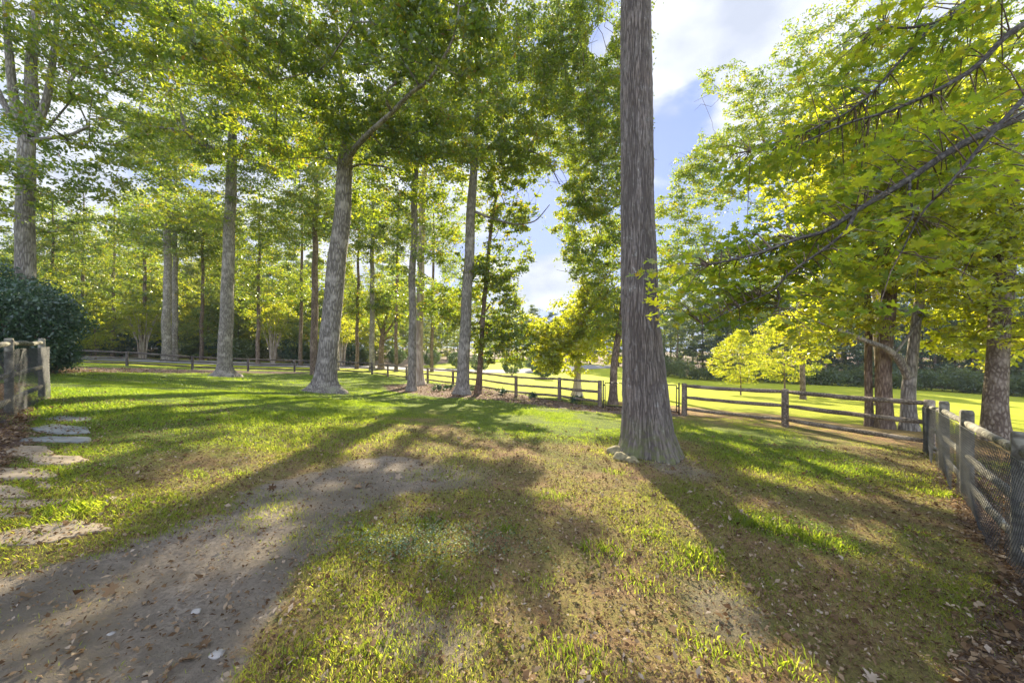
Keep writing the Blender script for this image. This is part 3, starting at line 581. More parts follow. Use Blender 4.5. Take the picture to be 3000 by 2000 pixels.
make_tree('tall oak standing behind the big grey trunk, its own trunk hidden', [(1872,None,27,.6),(1872,900,27,.5),(1865,600,27,.4),(1850,200,27,.2)],
    [(1720,400,27,4.5,4,4,70),(1740,760,27,4,3,3,60),(1660,200,27,4.5,4,4,60),(1950,800,27,3.4,3,3,40),(1640,660,27,1.6,2,2,16)], leaf=.19, nleaf=85, crad=.85, flare=1.4, k=12)
# taller trees behind, right side
make_tree('tall oak with ragged top against the cloud, right of the big trunk', [(2352,None,30,.38),(2350,900,30,.34),(2300,600,30,.28),(2200,300,30,.14)],
    [(2130,320,29,3.6,3,3.4,80),(2200,520,29,6,4,3.6,80),(2010,650,29,2.8,2.4,3.8,76),(1985,760,29,2.2,2,2.2,36),(2040,480,29,1.8,2,2.4,34),(2330,330,28,4,3,3.4,60),(2120,780,29,5,3.5,2.6,60)], leaf=.19, nleaf=85, crad=.85, flare=1.4, k=12, bark=M_BARK3)
make_tree('broad oak behind the near maple branches at the upper right', [(2578,None,26,.5),(2570,900,26,.45),(2520,600,26,.36),(2470,100,26,.2)],
    [(2480,180,25,5,4,4.5,90),(2650,300,25,4.5,4,4,70),(2420,620,26,5,3.6,2.6,60),(2850,150,24,4.5,4,4,60)], leaf=.19, nleaf=80, crad=.95, flare=1.4, k=12, bark=M_BARK3)

# main trunk, displaced bark ---------------------------------------------------
def big_trunk():
    b = base(1898, 6.6); root = b.copy()
    e = empty('oak_tree', root, 'huge grey oak with deeply furrowed bark, the biggest trunk on the lawn', 'tree')
    keys = [(0, 1898, 1332), (1, 1892, 1180), (2, 1876, 950), (3, 1867, 600), (4, 1862, 0)]
    pts = [b]+[px2w(x, y, 6.6) for _, x, y in keys[1:]]+[px2w(1862, -800, 6.7), px2w(1858, -1500, 6.8)]
    rad = [.42, .375, .32, .287, .258, .20, .13]
    L_ = np.concatenate([[0], np.cumsum(np.linalg.norm(np.diff(np.array(pts), axis=0), axis=1))])
    t = np.concatenate([np.arange(0, 8.4, .018), np.arange(8.4, L_[-1], .15)]); k = 300
    Q = np.stack([np.interp(t, L_, np.array(pts)[:, a]) for a in range(3)], 1); R = np.interp(t, L_, rad)
    kk = np.ones(41)/41
    for a in range(2):
        q = Q[:, a]; Q[:, a] = np.convolve(np.pad(q, 20, mode='edge'), kk, 'valid')
    th = np.arange(k)/k*2*np.pi
    fl = np.exp(-t*3.4)[:, None]*(.26+.18*np.cos(5*th+.4)[None]+.16*np.cos(3*th+2.2)[None])+np.exp(-t*.8)[:, None]*.10
    TH, TT = np.meshgrid(th, t)
    disp = np.empty(TH.shape)
    for i in range(TH.shape[0]):
        zz = t[i]
        fine = 1 if zz < 8.4 else 0
        for j in range(k):
            a = TH[i, j]+.05*math.sin(zz*1.3); v = Vector((math.cos(a)*8.6, math.sin(a)*8.6, zz*2.3))
            if fine:
                wv = mn.noise(v*1.6)*.35
                d = mn.voronoi(Vector((v.x*1.15+wv, v.y*1.15-wv, v.z+wv)))[0]; e1 = d[1]-d[0]
                disp[i, j] = -.026*max(0, 1-e1/.30)**1.1+.008*mn.noise(v*3.3)+.018*mn.noise(v*.35)
            else: disp[i, j] = 0
    rr = R[:, None]*(1+fl)+disp
    V = np.stack([Q[:, None, 0]+np.cos(TH)*rr, Q[:, None, 1]+np.sin(TH)*rr, np.repeat(Q[:, 2:3], k, 1)], -1); V[0, :, 2] -= .3
    m = len(t); i, j = np.meshgrid(np.arange(m-1), np.arange(k), indexing='ij'); j2 = (j+1) % k
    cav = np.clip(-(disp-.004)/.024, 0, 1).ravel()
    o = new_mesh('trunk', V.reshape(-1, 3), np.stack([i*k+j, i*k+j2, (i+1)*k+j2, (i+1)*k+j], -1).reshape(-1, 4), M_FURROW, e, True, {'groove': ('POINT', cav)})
    localize(o, root)
    cs = []
    for c, r, n in [((2.2, 6.8, 14.5), (4.2, 4, 2.5), 90), ((0.5, 5, 17), (4.5, 4, 2.5), 60), ((5, 8, 18), (4, 4, 3), 50)]:
        d = rng.standard_normal((n, 3)); d /= np.linalg.norm(d, axis=1)[:, None]; cs.append(np.array(c)+d*(rng.random(n)**.4)[:, None]*np.array(r))
    cs = np.vstack(cs); sk = Q[(t > 9)][::4]
    localize(grow(sk, cs, .10).build('branches', M_BARK2, e), root)
    localize(leaves_simple('crown', leaf_geo(cs, .9, 70, .18), M_OAK, e), root)
big_trunk()

# near maple whose branches reach in from the right
def near_maple():
    root = np.array([6.3, 3.3, gz1(6.3, 3.3)])
    e = empty('maple_tree', root, 'near maple whose long leafy branches reach in from the right edge of the photo', 'tree')
    top = np.array([6.0, 3.4, 6.5]); P = [root, root+(0, 0, 1.5), np.array([6.2, 3.3, 2.6]), np.array([6.1, 3.35, 4]), top, np.array([5.9, 3.5, 9])]
    V, Q, sk = trunk_geo(P, [.2, .19, .18, .16, .12, .05], 1.4, 18); localize(new_mesh('trunk', V, Q, M_BARK2, e, True), root)
    limbs = [[(6.15, 3.3, 3.0), (3080, 300, 3.35), (2940, 365, 3.35), (2800, 430, 3.4), (2650, 535, 3.5), (2510, 615, 3.6), (2420, 680, 3.7), (2330, 700, 3.8), (2220, 745, 3.9), (2080, 775, 4.0)],
             [(2510, 615, 3.6), (2480, 680, 3.6), (2400, 740, 3.7), (2310, 800, 3.8), (2270, 850, 3.9), (2180, 890, 4.0), (2060, 950, 4.1)],
             [(6.1, 3.3, 4.2), (3100, 20, 3.6), (2960, 90, 3.6), (2860, 200, 3.7), (2740, 270, 3.8), (2600, 330, 4), (2480, 360, 4.1), (2350, 420, 4.2)],
             [(6.1, 3.3, 4.8), (2900, -60, 3.8), (2800, 40, 3.9), (2740, 70, 3.9), (2650, 85, 4.0), (2590, 75, 4.1)],
             [(2740, 70, 3.9), (2660, 150, 4.0), (2560, 270, 4.2), (2470, 340, 4.3), (2330, 400, 4.4), (2200, 440, 4.5)],
             [(6.15, 3.3, 3.6), (3060, 230, 3.1), (2960, 330, 3.1), (2880, 420, 3.15), (2800, 520, 3.2), (2700, 620, 3.3), (2640, 740, 3.4)],
             [(2665, 525, 3.48), (2665, 580, 3.46), (2680, 630, 3.45), (2640, 690, 3.45), (2610, 720, 3.5)],
             [(2280, 850, 3.9), (2285, 870, 3.9), (2278, 900, 3.9), (2255, 930, 3.9)]]
    rads = [.042, .018, .035, .03, .018, .026, .012, .008]
    sks = []
    for lb, r in zip(limbs, rads):
        P = np.array([np.array(p) if (p[0] < 10 and isinstance(p[0], float)) else px2w(*p) for p in lb]); T = np.linspace(0, len(P)-1, len(P)*4)
        P2 = np.stack([np.interp(T, range(len(P)), P[:, a]) for a in range(3)], 1)
        for _ in range(2): P2[1:-1] = (P2[:-2]+2*P2[1:-1]+P2[2:])/4
        g = Geo(); g.tube(P2, np.linspace(r, r*.22, len(T)), 9, False, .03); localize(g.build('limb', M_DBARK, e), root); sks.append(P2[6:])
    skel = np.vstack(sks)
    # leaf sprays along the limbs, hanging beside and below them
    n = 520; i = rng.integers(0, len(skel), n); c = skel[i]+rng.standard_normal((n, 3))*np.array([.36, .42, .20])+np.array([0, .42, 0])
    a, b = proj(c); k = (a > 1880) & (c[:, 1] > 2.2); bad = inpoly(a, b, [(1850,-200),(2330,-200),(2250,180),(2150,300),(2080,430),(2010,620),(1850,700)])
    low = (b > 960)&(rng.random(n) < .9); c = c[k & ~bad & ~low]
    c = np.vstack([c, np.array([px2w(x, y, d) for x, y, d in [(1900,800,4.0),(1945,820,4.0),(1985,790,4.0),(2010,850,4.05),(1935,860,4.1),(1980,920,4.1),(2090,860,4.1),(2140,830,4.1)]])])
    g = Geo(); used = 0
    for q in c:
        d = np.linalg.norm(skel-q, axis=1); s = skel[int(np.argmin(d))]; mid = (s+q)/2+np.array([0, 0, .06])
        g.tube([s, mid, q], [.007, .005, .003], 4, False)
    localize(g.build('twigs', M_BARK3, e), root)
    args = leaf_geo(c, .28, 15, .080, flat=.3, up=1.3, droop=.3, sizevar=.38)
    a, b = proj(args[0]); keep = np.ones(len(a), bool)
    for P2 in (sks[0], sks[1], sks[2], sks[5]):
        P3 = P2[P2[:, 1] < 4.5]; u, v = proj(P3)
        for i in range(0, len(P3)): keep &= ~((np.hypot(a-u[i], b-v[i]) < 34) & (args[0][:, 1] < P3[i, 1]+.03))
    args = tuple(q[keep] for q in args[:6])+(args[6],); localize(leaves_lobed('crown', args, M_MAPLE, e), root)
near_maple()

# ------------------------------------------------------------------ woods beyond
def proto(h, cw, n, leaf, matl, bark, nleaf, low=.25, name='woods_tree', crad=1.0, dia=.4):
    P = [(0, 0, 0), (.1, 0, h*.3), (0, .1, h*.6), (.1, 0, h*.95)]; V, Q, sk = trunk_geo(P, [dia/2, dia*.42, dia*.28, .04], 1.4, 9, seed=int(h))
    tr = bpy.data.meshes.new('trunk')
    e = empty(name, (0, 0, 0), '', 'tree')
    t = new_mesh('trunk', V, Q, bark, e, True)
    z = low*h+(1-low)*h*rng.random(n); prof = np.sin(np.clip((z/h-low)/(1-low), .04, 1)**.7*math.pi*.92+.12)
    a = rng.random(n)*2*math.pi; r = cw*prof*rng.random(n)**.5
    cs = np.stack([r*np.cos(a), r*np.sin(a), z], 1); cs = cs[rng.random(n) < .95]
    grow(sk[sk[:, 2] > h*low*.6], cs, .08, .015).build('branches', bark, e)
    leaves_simple('crown', leaf_geo(cs, crad*(.3+.9*rng.random(len(cs))), nleaf, leaf, up=.25), matl, e)
    return e
def copy_tree(o):
    r = o.copy(); C.objects.link(r)
    for ch in o.children:
        c = ch.copy(); C.objects.link(c); c.parent = r
    return r
P_TALL = [proto(22, 4.8, 340, .25, M_OAK, M_BARK2, 60, .22, crad=1.0), proto(18, 5.2, 320, .25, M_WOODS, M_BARK2, 60, .16, crad=1.0)]
P_LOW = [proto(9.5, 4.2, 300, .18, M_YEL, M_BARK3, 55, .2, 'understory_tree', .7, .2), proto(8, 4, 280, .18, M_OAK, M_BARK3, 55, .1, 'understory_tree', .7, .2)]
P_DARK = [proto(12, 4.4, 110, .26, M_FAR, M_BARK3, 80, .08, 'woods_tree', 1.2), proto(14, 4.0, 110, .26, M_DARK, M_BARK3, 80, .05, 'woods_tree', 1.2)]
used = set()
def put(pr, px, Y, sc, rz, label, cat='tree', group=None, name=None):
    o = pr if pr.name not in used else copy_tree(pr); used.add(pr.name)
    if o is not pr: used.add(o.name)
    b_ = base(px, Y); o.location = (b_[0], b_[1], b_[2]-.1); o.scale = (sc, sc, sc); o.rotation_euler = (0, 0, rz)
    o['label'] = label; o['category'] = cat
    if group: o['group'] = group
    return o
GL = 'woodland trees behind the far left fence and road'; GR = 'trees of the dark wood across the field'; GU = 'young understory trees along the road'
LT = 'tall leafy tree in the woods beyond the road at left, one of many alike'
for i, (px, Y, s) in enumerate([(-150,46,1),(60,52,1),(180,44,.9),(300,56,1.1),(430,50,1),(560,60,1.1),(680,54,.95),(800,62,1.1),(920,58,.9),(1020,66,1.05),(1120,72,1.0),(240,66,1.2),(640,75,1.2),(1000,85,1.1),
        (1180,95,1.1),(1290,92,1),(-320,55,1.2),(1400,100,1.0),(1490,105,.7),(-40,62,1.1),(430,70,1.1),(850,74,1.0)]):
    put(P_TALL[i % 2], px, Y*1.38, s*1.17*rng.uniform(.88, 1.1), rng.random()*6.28, LT, group=GL)
for i, (px, Y, s) in enumerate([(70,40,.8),(350,41,.8),(730,44,.85),(860,46,.8),(1040,58,.9),(1150,64,.9),(1250,80,1),(1340,90,.95),(560,43,.8),(1440,96,.75)]):
    put(P_TALL[(i+1) % 2], px, Y*1.25+4, s, rng.random()*6.28, LT, group=GL)
LM = 'middle-sized green tree just behind the road at left, one of many alike'
for i, (px, Y, s) in enumerate([(-40,46,.66),(90,50,.62),(200,52,.7),(310,49,.6),(400,54,.68),(540,52,.62),(650,54,.7),(745,50,.6),(840,56,.68),(930,55,.6),(1010,60,.7),(1100,64,.7),(1180,70,.7),(1260,76,.7),(1330,80,.66),(1450,90,.6),(1530,88,.5),(1620,84,.5),(1720,80,.55),(590,60,.8),(270,60,.8)]):
    put(P_TALL[i % 2], px, Y, s*rng.uniform(.92, 1.08), rng.random()*6.28, LM, group='middle-sized trees behind the road')
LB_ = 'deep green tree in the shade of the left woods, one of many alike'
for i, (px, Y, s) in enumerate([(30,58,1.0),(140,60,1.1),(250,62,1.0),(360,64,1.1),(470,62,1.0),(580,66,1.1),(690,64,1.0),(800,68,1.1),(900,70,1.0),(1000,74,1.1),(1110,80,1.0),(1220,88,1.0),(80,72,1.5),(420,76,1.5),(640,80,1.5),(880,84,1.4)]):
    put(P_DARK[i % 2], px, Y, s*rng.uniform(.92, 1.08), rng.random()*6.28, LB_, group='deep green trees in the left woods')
LU = 'low bright green understory tree at the edge of the left woods, one of many alike'
for i, (px, Y, s) in enumerate([(120,36,.9),(235,47,1.0),(330,45,.8),(520,46,1.0),(610,45,.9),(700,47,1.1),(790,50,.9),(880,48,.95),(960,50,.9),(1050,53,.9),(1120,58,.9),(30,30,1),(430,52,1.2),(160,52,1.2),(570,54,1.2),(740,56,1.3),(1190,74,1),(1310,78,1),(980,60,1.2),(-60,34,1.1),(1420,84,1.0),(280,38,.7)]):
    put(P_LOW[1 if i % 3 else 0], px, Y, s*rng.uniform(.9, 1.1), rng.random()*6.28, LU, group=GU)
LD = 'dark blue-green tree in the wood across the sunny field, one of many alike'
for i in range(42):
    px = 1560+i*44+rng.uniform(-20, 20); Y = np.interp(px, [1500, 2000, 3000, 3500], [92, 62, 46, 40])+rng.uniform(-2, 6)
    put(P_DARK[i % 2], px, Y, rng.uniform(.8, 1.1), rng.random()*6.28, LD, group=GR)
for i in range(16):
    px = 1950+i*90+rng.uniform(-20, 20); Y = np.interp(px, [1500, 2000, 3000, 3500], [110, 76, 60, 50])
    put(P_TALL[i % 2], px, Y, rng.uniform(.95, 1.15), rng.random()*6.28, LD, group=GR)
put(P_LOW[0], 2170, 33, .62, 1, 'small yellow-green tree alone in the field, left one of two behind the right rail fence', name='')
put(P_LOW[0], 2300, 36, .85, 2, 'forked yellow-green tree in the field, right one of two behind the right rail fence')

# multi-stem vase shaped shrubs (crape myrtle)
def vase(px, Y, h, label, n=14, spread=.28, leafn=46):
    b_ = base(px, Y); e = empty('multi_stem_shrub', b_, label, 'shrub', 'multi stemmed shrubs beyond the fence'); g = Geo(); tips = []
    for k in range(n):
        a = k/n*6.28+rng.uniform(-.3, .3); r0 = .12+.15*rng.random(); sp = spread*rng.uniform(.3, 1.1)*h
        P = [(r0*math.cos(a), r0*math.sin(a), -.1), ((r0+sp*.15)*math.cos(a), (r0+sp*.15)*math.sin(a), h*.35), ((r0+sp*.5)*math.cos(a+.2), (r0+sp*.5)*math.sin(a+.2), h*.7), ((r0+sp)*math.cos(a+.1), (r0+sp)*math.sin(a+.1), h)]
        g.tube(P, [.075, .06, .045, .02], 6, False); tips.append(P[-1]); tips.append(P[-2])
    g.build('stems', M_BARK4, e); t = np.array(tips); c = np.repeat(t, 3, 0)[:leafn*2]+rng.standard_normal((min(len(t)*3, leafn*2), 3))*np.array([.7, .7, .5])+(0, 0, .5)
    leaves_simple('crown', leaf_geo(c, .7, 60, .15), M_YEL, e)
vase(418, 42, 5.2, 'bare-legged vase shaped shrub of many pale stems, left of the twin trunks')
vase(800, 44, 5.4, 'vase shaped shrub of many reddish stems behind the fence, left of the leaning broad oak')
vase(1004, 46, 5.0, 'vase shaped shrub of many stems just right of the leaning broad oak', n=10)
# trunks beyond the far fence
def back_tree(px, Y, dia, label, lean=0, blobs=None, bark=None):
    make_tree(label, [(px, None, Y, dia), (px+lean*.3, 850, Y, dia*.85), (px+lean*.6, 650, Y, dia*.65), (px+lean, 400, Y, dia*.3)],
              blobs or [(px, 640, Y, 5, 4, 4, 60), (px+20, 420, Y, 5, 4, 4, 50)], leaf=.24, nleaf=80, crad=1.2, bark=bark or M_BARK2, flare=1.3, k=12, group='trunks standing beyond the far fence')
back_tree(488, 38, .85, 'wide pale trunk of the twin pair behind the far left fence', 6)
back_tree(512, 40, .60, 'narrower lit trunk of the twin pair behind the far left fence', 4)
back_tree(920, 32, .62, 'dark straight trunk just left of the leaning broad oak', 8, bark=M_BARK3)
back_tree(1090, 42, .62, 'pale mid-distance trunk right of the leaning broad oak', 3)
back_tree(985, 40, .6, 'pale trunk partly hidden behind the leaning broad oak', 6)
for px, Y, h in ((60,40,-20), (150,42,0), (240,45,40), (330,44,30), (420,43,50), (590,43,0), (680,46,40), (755,42,20), (880,43,-20), (1045,43,10), (1160,42,-10), (1265,46,30)):
    make_tree('leafy full-crowned tree at the near edge of the woods, one of several alike', [(px, None, Y, .42), (px+3, 850, Y, .34), (px+5, 700, Y, .24), (px+5, 560, Y, .1)],
              [(px, 740+h, Y, 4.2, 3, 3.6, 50), (px+15, 640+h, Y, 3.8, 3, 3, 40), (px-10, 860+h, Y, 3.8, 2.8, 2.6, 34)], leaf=.22, nleaf=80, crad=1.0, bark=M_BARK3, flare=1.3, k=10, name='woods_tree', group='full-crowned trees at the near edge of the woods', dm=2.0)
make_tree('short forked tree with spreading low limbs beyond the fence', [(1116, None, 44, .7), (1118, 1000, 44, .6), (1122, 965, 44, .45), (1140, 900, 44, .2)],
          [(1130, 900, 44, 4.5, 3.5, 2.6, 50), (1200, 860, 44, 4, 3, 3, 36)], leaf=.24, nleaf=80, crad=1.1, bark=M_BARK3, name='forked_tree', k=10,
          stems=[[(1120, 990, 44, .3), (1150, 950, 44, .25), (1165, 920, 44, .2)], [(1119, 1005, 44, .2), (1140, 985, 44, .14), (1190, 975, 43, .06)], [(1120, 980, 44, .25), (1108, 950, 44, .2), (1100, 900, 44, .1)]])

# ------------------------------------------------------------------ shrubs and bushes
def bush(name, label, px, Y, rx, rz, matl, n, leaf, nleaf=60, hollow=.55, group=None, cz=None, crad=.35, stem=True, off=0, cat='bush'):
    b_ = base(px, Y); e = empty(name, b_, label, cat, group)
    d = rng.standard_normal((n, 3)); d /= np.linalg.norm(d, axis=1)[:, None]; q = hollow+(1-hollow)*rng.random(n)**.6
    cz = rz*.95 if cz is None else cz
    c = d*q[:, None]*np.array([rx-crad*.6, rx-crad*.6, rz-crad*.4])+(0, 0, cz); c = c[c[:, 2] > .12]
    if stem:
        g = Geo()
        for k in range(7):
            a = k*.9; g.tube([(.05*math.cos(a), .05*math.sin(a), -.1), (rx*.25*math.cos(a), rx*.25*math.sin(a), cz*.5), (rx*.55*math.cos(a), rx*.55*math.sin(a), cz*1.1)], [.05, .035, .015], 6, False)
        g.build('stems', M_BARK3, e)
    leaves_simple('foliage', leaf_geo(c, crad, nleaf, leaf, flat=.9, up=.3), matl, e)
    return e
M_CLIP = leaf_mat('clipped_leaves', [(0, (.05, .10, .04)), (1, (.10, .17, .05))], [(0, (.12, .22, .05)), (1, (.30, .38, .08))], .3, .08)
for px, Y, r, lab in [(1163,55,1.55,'clipped round shrub left of the close pair of trunks'),(1262,57,1.6,'clipped round shrub between the close pair and the straight leaning oak'),
        (1338,58,1.5,'clipped round shrub just left of the straight leaning oak trunk'),(1405,52,1.6,'clipped round shrub behind the slender dark tree'),
        (1500,50,1.55,'clipped round shrub standing free on the field, dark with a lit top'),(1562,60,1.5,'clipped round shrub half hidden by the left side of the round maple'),(1590,46,1.3,'low round shrub under the left branches of the round maple')]:
    bush('round_shrub', lab, px, Y, r, r*.82, M_CLIP, 110, .13, 60, .7, 'clipped round shrubs beyond the fence', crad=.32, cz=r*.95, cat='shrub')
bush('evergreen_bush', 'big dark glossy evergreen bush at the left edge behind the netted fence', 40, 12.5, 2.0, 1.55, M_DARK, 330, .11, 55, .45, crad=.40, cz=1.75)
bush('evergreen_bush', 'upper dark evergreen mass behind the big left bush', -60, 14, 2.4, 1.9, M_DARK, 320, .12, 60, .6, crad=.5, cz=2.2)
bush('evergreen_bush', 'low evergreen bush at the start of the far left rail fence', 150, 14, 1.0, .8, M_DARK, 70, .09, 60, .5, crad=.3, cz=.7)
for k, (px, Y, r) in enumerate([(270,44,1.8),(360,45,1.5),(560,45,1.6),(640,46,1.8),(700,44,1.5),(860,46,1.8),(900,47,1.3),(1030,49,1.6),(1060,50,1.3),(460,47,1.6),(760,48,1.6),(210,43,1.5),(960,49,1.7)]):
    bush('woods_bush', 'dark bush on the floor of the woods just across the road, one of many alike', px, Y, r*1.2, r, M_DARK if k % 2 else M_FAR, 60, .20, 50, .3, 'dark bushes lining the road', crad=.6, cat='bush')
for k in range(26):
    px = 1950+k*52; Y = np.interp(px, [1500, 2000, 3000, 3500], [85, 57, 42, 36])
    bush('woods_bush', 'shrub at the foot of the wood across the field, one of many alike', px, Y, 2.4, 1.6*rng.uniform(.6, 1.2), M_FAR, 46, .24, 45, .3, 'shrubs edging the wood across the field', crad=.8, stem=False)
for px, Y, lab in [(1283,21.5,'small leafy plant in the mulch left of the leaning oak'),(1318,22.5,'small plant in the mulch beside the fence'),(1375,21.6,'small plant in the mulch right of the leaning oak'),(1560,18.9,'low leafy plant at the foot of the rail fence'),(1468,21.2,'little plant in the mulch right of the slender tree'),(1690,17.2,'low ground plant under the last rail before the gate')]:
    bush('bed_plant', lab, px, Y, .42, .26, M_DARK, 16, .10, 26, .2, crad=.16, cz=.16, stem=False, cat='plant')

# ------------------------------------------------------------------ fences
def box_post(g, x, y, z0, z1, w_, d_, rz, taper=.97):
    c, s_ = math.cos(rz), math.sin(rz); V = []
    lv = [(z0, 1), (z0+(z1-z0)*.5, .985), (z1-.03, taper), (z1, taper*.8)]
    for z, k in lv:
        for a, b in ((-1, -1), (0, -1.06), (1, -1), (1.06, 0), (1, 1), (0, 1.06), (-1, 1), (-1.06, 0)):
            X = a*w_/2*k+rng.uniform(-.003, .003); Y_ = b*d_/2*k+rng.uniform(-.003, .003); V.append((x+X*c-Y_*s_, y+X*s_+Y_*c, z))
    Q = []
    for i in range(3):
        for j in range(8): Q.append((i*8+j, i*8+(j+1) % 8, (i+1)*8+(j+1) % 8, (i+1)*8+j))
    V.append((x, y, z1+.004)); t = 24
    for j in (0, 2, 4, 6): Q.append((t+j, t+(j+1) % 8, t+(j+2) % 8, 32))
    g.add(V, Q)
def rail(g, A, B, r, flatk=.6, jit=.012):
    A = np.array(A, float); B = np.array(B, float); n = 9; P = A+(B-A)*np.linspace(0, 1, n)[:, None]
    P[1:-1] += rng.standard_normal((n-2, 3))*jit*.35; P[:, 2] -= np.sin(np.linspace(0, math.pi, n))*rng.uniform(0, .02)
    rr = np.full(n, r)*(1+rng.uniform(-.08, .08, n)); rr[0] *= .7; rr[-1] *= .7; g.tube(P, rr, 8, True, .05)
GF = empty('rail_fence', (FX[6][0], FX[6][1], gz1(*FX[6])), 'long three-rail wooden fence closing the far side of the lawn from left to the gate', 'fence')
def fence_run(e, pts, Hs, matp, matr, rr=.055, pw=.14, levels=(.93, .56, .2), postskip=()):
    loc = np.array(e.location); zs = [gz1(*p) for p in pts]
    for i, p in enumerate(pts):
        if i in postskip: continue
        q = pts[min(i+1, len(pts)-1)]-pts[max(i-1, 0)]; g = Geo(); box_post(g, p[0], p[1], zs[i]-.3, zs[i]+Hs, pw, pw*.8, math.atan2(q[1], q[0])+rng.uniform(-.05, .05))
        localize(g.build('post', matp, e, False), loc)
    for i in range(len(pts)-1):
        for l in levels:
            g = Geo(); a = (*pts[i], zs[i]+Hs*l+rng.uniform(-.015, .015)); b = (*pts[i+1], zs[i+1]+Hs*l+rng.uniform(-.015, .015)); rail(g, a, b, rr*rng.uniform(.9, 1.1))
            localize(g.build('rail', matr, e), loc)
fence_run(GF, FX[:7], 1.15, M_WOODD, M_WOODD, .062, .15)
fence_run(GF, FX[6:15], 1.15, M_WOOD, M_WOOD, .058, .15, postskip=(0,))
def lattice(A, B, zA, zB, H, cell, r, matl, e, name='wire_mesh', sag=0, bulge=0, ztop=1.0, k=3):
    """diamond mesh hung from A to B, flat wires as thin tubes"""
    A = np.array(A, float); B = np.array(B, float); L_ = np.linalg.norm(B-A); g = Geo(); u = (B-A)/L_; nrm = np.array([-u[1], u[0]])
    def P(s, h):
        f = s/L_; z = zA+(zB-zA)*f+h*(1-sag*math.sin(math.pi*f)); o = bulge*math.sin(s*2.1+h*3)*(1-h/H)
        q = A+u*s+nrm*o; return (q[0], q[1], z)
    nsteps = int((L_+H)/cell)
    for d in (1, -1):
        for i in range(nsteps+1):
            s0 = i*cell-H if d == 1 else i*cell
            pts = []
            for h in np.linspace(0, H, 7 if bulge else 4):
                s = s0+h if d == 1 else s0-h
                pts.append((s, h))
            # clip to the panel
            a = [(s, h) for s, h in pts if 0 <= s <= L_]
            if len(a) < 2:
                continue
            # extend to the exact border
            if d == 1 and s0 < 0: a.insert(0, (0, -s0))
            if d == 1 and s0+H > L_: a.append((L_, L_-s0))
            if d == -1 and s0 > L_: a.insert(0, (L_, s0-L_))
            if d == -1 and s0-H < 0: a.append((0, s0))
            a = sorted(set((round(s, 5), round(h, 5)) for s, h in a if h <= H+1e-6), key=lambda t: t[1])
            if len(a) >= 2: g.tube([P(s, h) for s, h in a], r, k, False)
    g.tube([P(0, H), P(L_*.5, H), P(L_, H)], r*1.5, 4, False); g.tube([P(0, 0), P(L_*.5, 0), P(L_, 0)], r*1.5, 4, False)
    return localize(g.build(name, matl, e, False), np.array(e.location))
# right part of the back fence
RF = empty('rail_fence', (FX[16][0], FX[16][1], gz1(*FX[16])), 'three-rail wooden fence with wire mesh from the gate to the right corner', 'fence')
RB = FX[15:18].copy(); fence_run(RF, RB, 1.15, M_WOOD, M_WOOD, .058, .15)
for i in range(2):
    dd = (RB[i+1]-RB[i]); nn = np.array([-dd[1], dd[0]])/np.linalg.norm(dd)*-.08
    lattice(RB[i]-nn*-1, RB[i+1]-nn*-1, gz1(*RB[i])+.03, gz1(*RB[i+1])+.03, 1.05, .075, .0016, M_WIRE, RF)
# gate
A, B = FX[14]+np.array([.12, -.12]), FX[15]+np.array([-.14, .12]); zA, zB = gz1(*A)+.06, gz1(*B)+.06
ge = empty('gate', (*((A+B)/2), (zA+zB)/2), 'black steel chain-link gate behind the big trunk, between two fence posts', 'gate')
for p, z in ((A, zA), (B, zB)):
    g = Geo(); g.tube([(*p, z-.3), (*p, z+1.1)], .028, 8); localize(g.build('gate_post', M_METAL, ge), np.array(ge.location))
    for hz in (.25, .9):
        g = Geo(); dv = (B-A)/np.linalg.norm(B-A)*(.06 if p is A else -.06); g.tube([(*p, z+hz), (*(p+dv), z+hz)], .035, 6); localize(g.build('hinge', M_METAL, ge), np.array(ge.location))
d_ = (B-A)/np.linalg.norm(B-A); A2, B2 = A+d_*.09, B-d_*.09
g = Geo()
for h in (.04, 1.0): g.tube([(*A2, zA+h), (*B2, zB+h)], .02, 8)
for q, z in ((A2, zA), ((A2+B2)/2, (zA+zB)/2), (B2, zB)): g.tube([(*q, z+.03), (*q, z+1.0)], .018, 8)
localize(g.build('gate_frame', M_METAL, ge), np.array(ge.location))
lattice(A2, B2, zA+.04, zB+.04, .95, .075, .0016, M_WIRE, ge, 'chain_link')
# near right fence with black netting
c0 = np.array([9.2, 8.15]); dvec = np.array([-4.7, -4.89]); NR = np.array([c0+dvec*t for t in (.0, .32, .63, 1.0, 1.42)])
NF = empty('netted_fence', (NR[1][0], NR[1][1], gz1(*NR[1])), 'wooden fence hung with black netting coming forward along the right edge', 'fence')
loc = np.array(NF.location)
for i, p in enumerate(NR):
    if i == 0: continue
    g = Geo(); z = gz1(*p); box_post(g, p[0], p[1], z-.3, z+1.17, .12, .10, -.8+rng.uniform(-.1, .1)); localize(g.build('post', M_WOODG, NF, False), loc)
for i in range(4):
    for l, r_ in ((1.0, .044), (.55, .038), (.18, .038)):
        g = Geo(); A, B = NR[i], NR[i+1]; rail(g, (*A, gz1(*A)+l), (*B, gz1(*B)+l), r_); localize(g.build('rail', M_WOODG, NF), loc)
    nn = np.array([-.721, .693])*.11
    lattice(NR[i]+nn, NR[i+1]+nn, gz1(*NR[i])-.02, gz1(*NR[i+1])-.02, 1.02, .058, .0020, M_NET, NF, 'netting', .01, .03)
